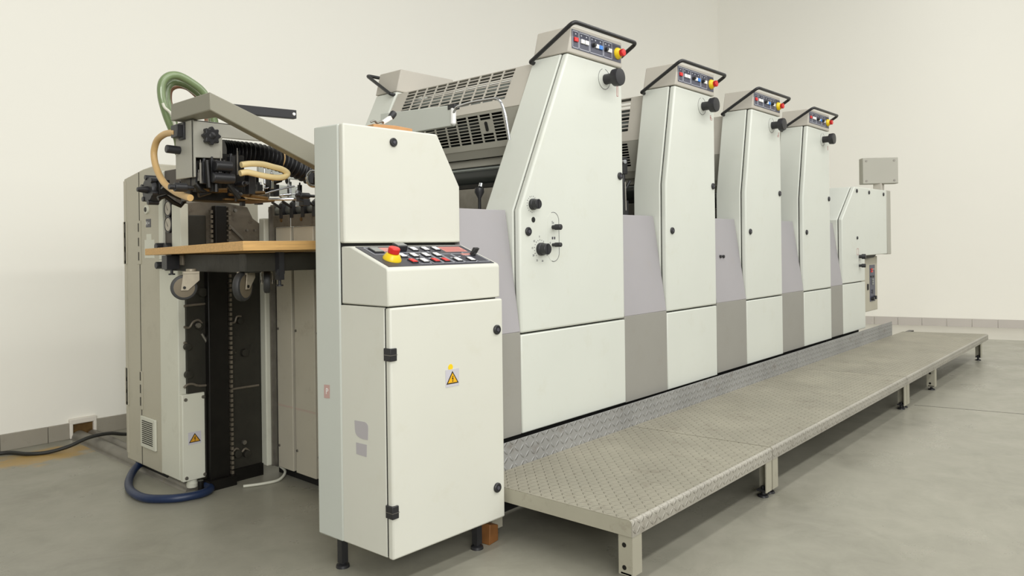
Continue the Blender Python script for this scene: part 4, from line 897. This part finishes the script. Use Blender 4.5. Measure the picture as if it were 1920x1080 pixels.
bm = B(); tube(bm, spline([at(u, v, y=yG-.03) for u, v in ((305, 193), (309, 202), (318, 210), (324, 220), (328, 235))], 6), .006, 8); solo('lead', bm, STRIPW, 'short pale lead along the green hoses', 'cable')
hose('vacuum_hose', [at(u, v, x=1.345) for u, v in ((330, 249), (322, 249), (308, 252), (295, 263), (289, 282), (290, 302), (296, 322), (308, 343), (326, 358), (344, 367), (357, 371))], .0135, TANHOSE, 'tan rubber hose bowing out left of the suction head', 'hose')
hose('vacuum_hose', [at(u, v, y=2.83) for u, v in ((452, 309), (470, 307), (492, 308), (512, 313), (530, 318), (539, 325), (534, 331), (520, 333), (496, 330), (474, 325), (462, 323), (450, 325))], .0125, CREAMHOSE, 'cream rubber hose folded in a loop under the black duct', 'hose')
pts = spline([at(u, v, y=3.1) for u, v in ((414, 284), (440, 286), (480, 290), (520, 300), (560, 316), (610, 340))], 36); N_ = len(pts)
bm = B(); tube(bm, pts, lambda t: .045+.008*cos(t*2*pi*26), 24); solo('bellows_duct', bm, BLACKG, 'black ribbed air duct running under the grey guard bar', 'duct', smooth=80)
bm = B(); c = at(518, 297, y=3.1); ring = [c+Vector((-.012*cos(t), cos(t)*.054, sin(t)*.054)) for t in [2*pi*i/30 for i in range(31)]]; tube(bm, ring, .003, 6); solo('binding_cord', bm, TANHOSE, 'tan cord tied round the black ribbed duct', 'cord')
hose('water_hose', [(1.76, 4.24, .055), (1.72, 4.20, .05), (1.66, 4.20, .04), (1.58, 4.10, .028), (1.505, 3.95, .022), (1.465, 3.80, .022), (1.47, 3.66, .022), (1.53, 3.57, .022), (1.60, 3.525, .022), (1.68, 3.515, .022), (1.735, 3.55, .022), (1.75, 3.62, .022)], .0195, BLUEHOSE, 'dark blue hose curving on the floor by the feeder foot', 'hose')
hose('floor_cable', [(.6, 5.235, .012), (1.0, 5.22, .012), (1.27, 5.18, .012), (1.36, 5.04, .012), (1.45, 4.985, .012), (1.55, 4.955, .03), (1.66, 4.95, .062), (1.78, 4.96, .062), (1.9, 4.985, .03), (2.1, 5.02, .012)], .011, CABLE, 'thin black cable crossing the floor over the grey conduits', 'cable')
hose('ground_wire', [(1.88, 3.50, .008), (1.97, 3.46, .008), (2.05, 3.45, .010), (2.11, 3.49, .03), (2.115, 3.56, .05)], .007, STRIPW, 'thin pale wire on the floor below the stop panels', 'cable')
# floor conduits running from the wall to the feeder
def conduit(x0, r, label, y0):
    bm = B(); prof = [(x0-r*1.15, 0)]+[(x0-r*cos(pi*i/12), .004+r*.95*sin(pi*i/12)) for i in range(13)]+[(x0+r*1.15, 0)]
    prism(bm, prof, 'y', y0, 5.270); solo('floor_conduit', bm, CONDUIT, label, 'conduit', 'conduits from the wall to the feeder', smooth=60)
conduit(1.708, .044, 'nearer grey half-round floor conduit, running under the feeder post', 3.66)
conduit(1.790, .034, 'grey half-round floor conduit farther from the camera, ending at the switch cabinet', 4.33)
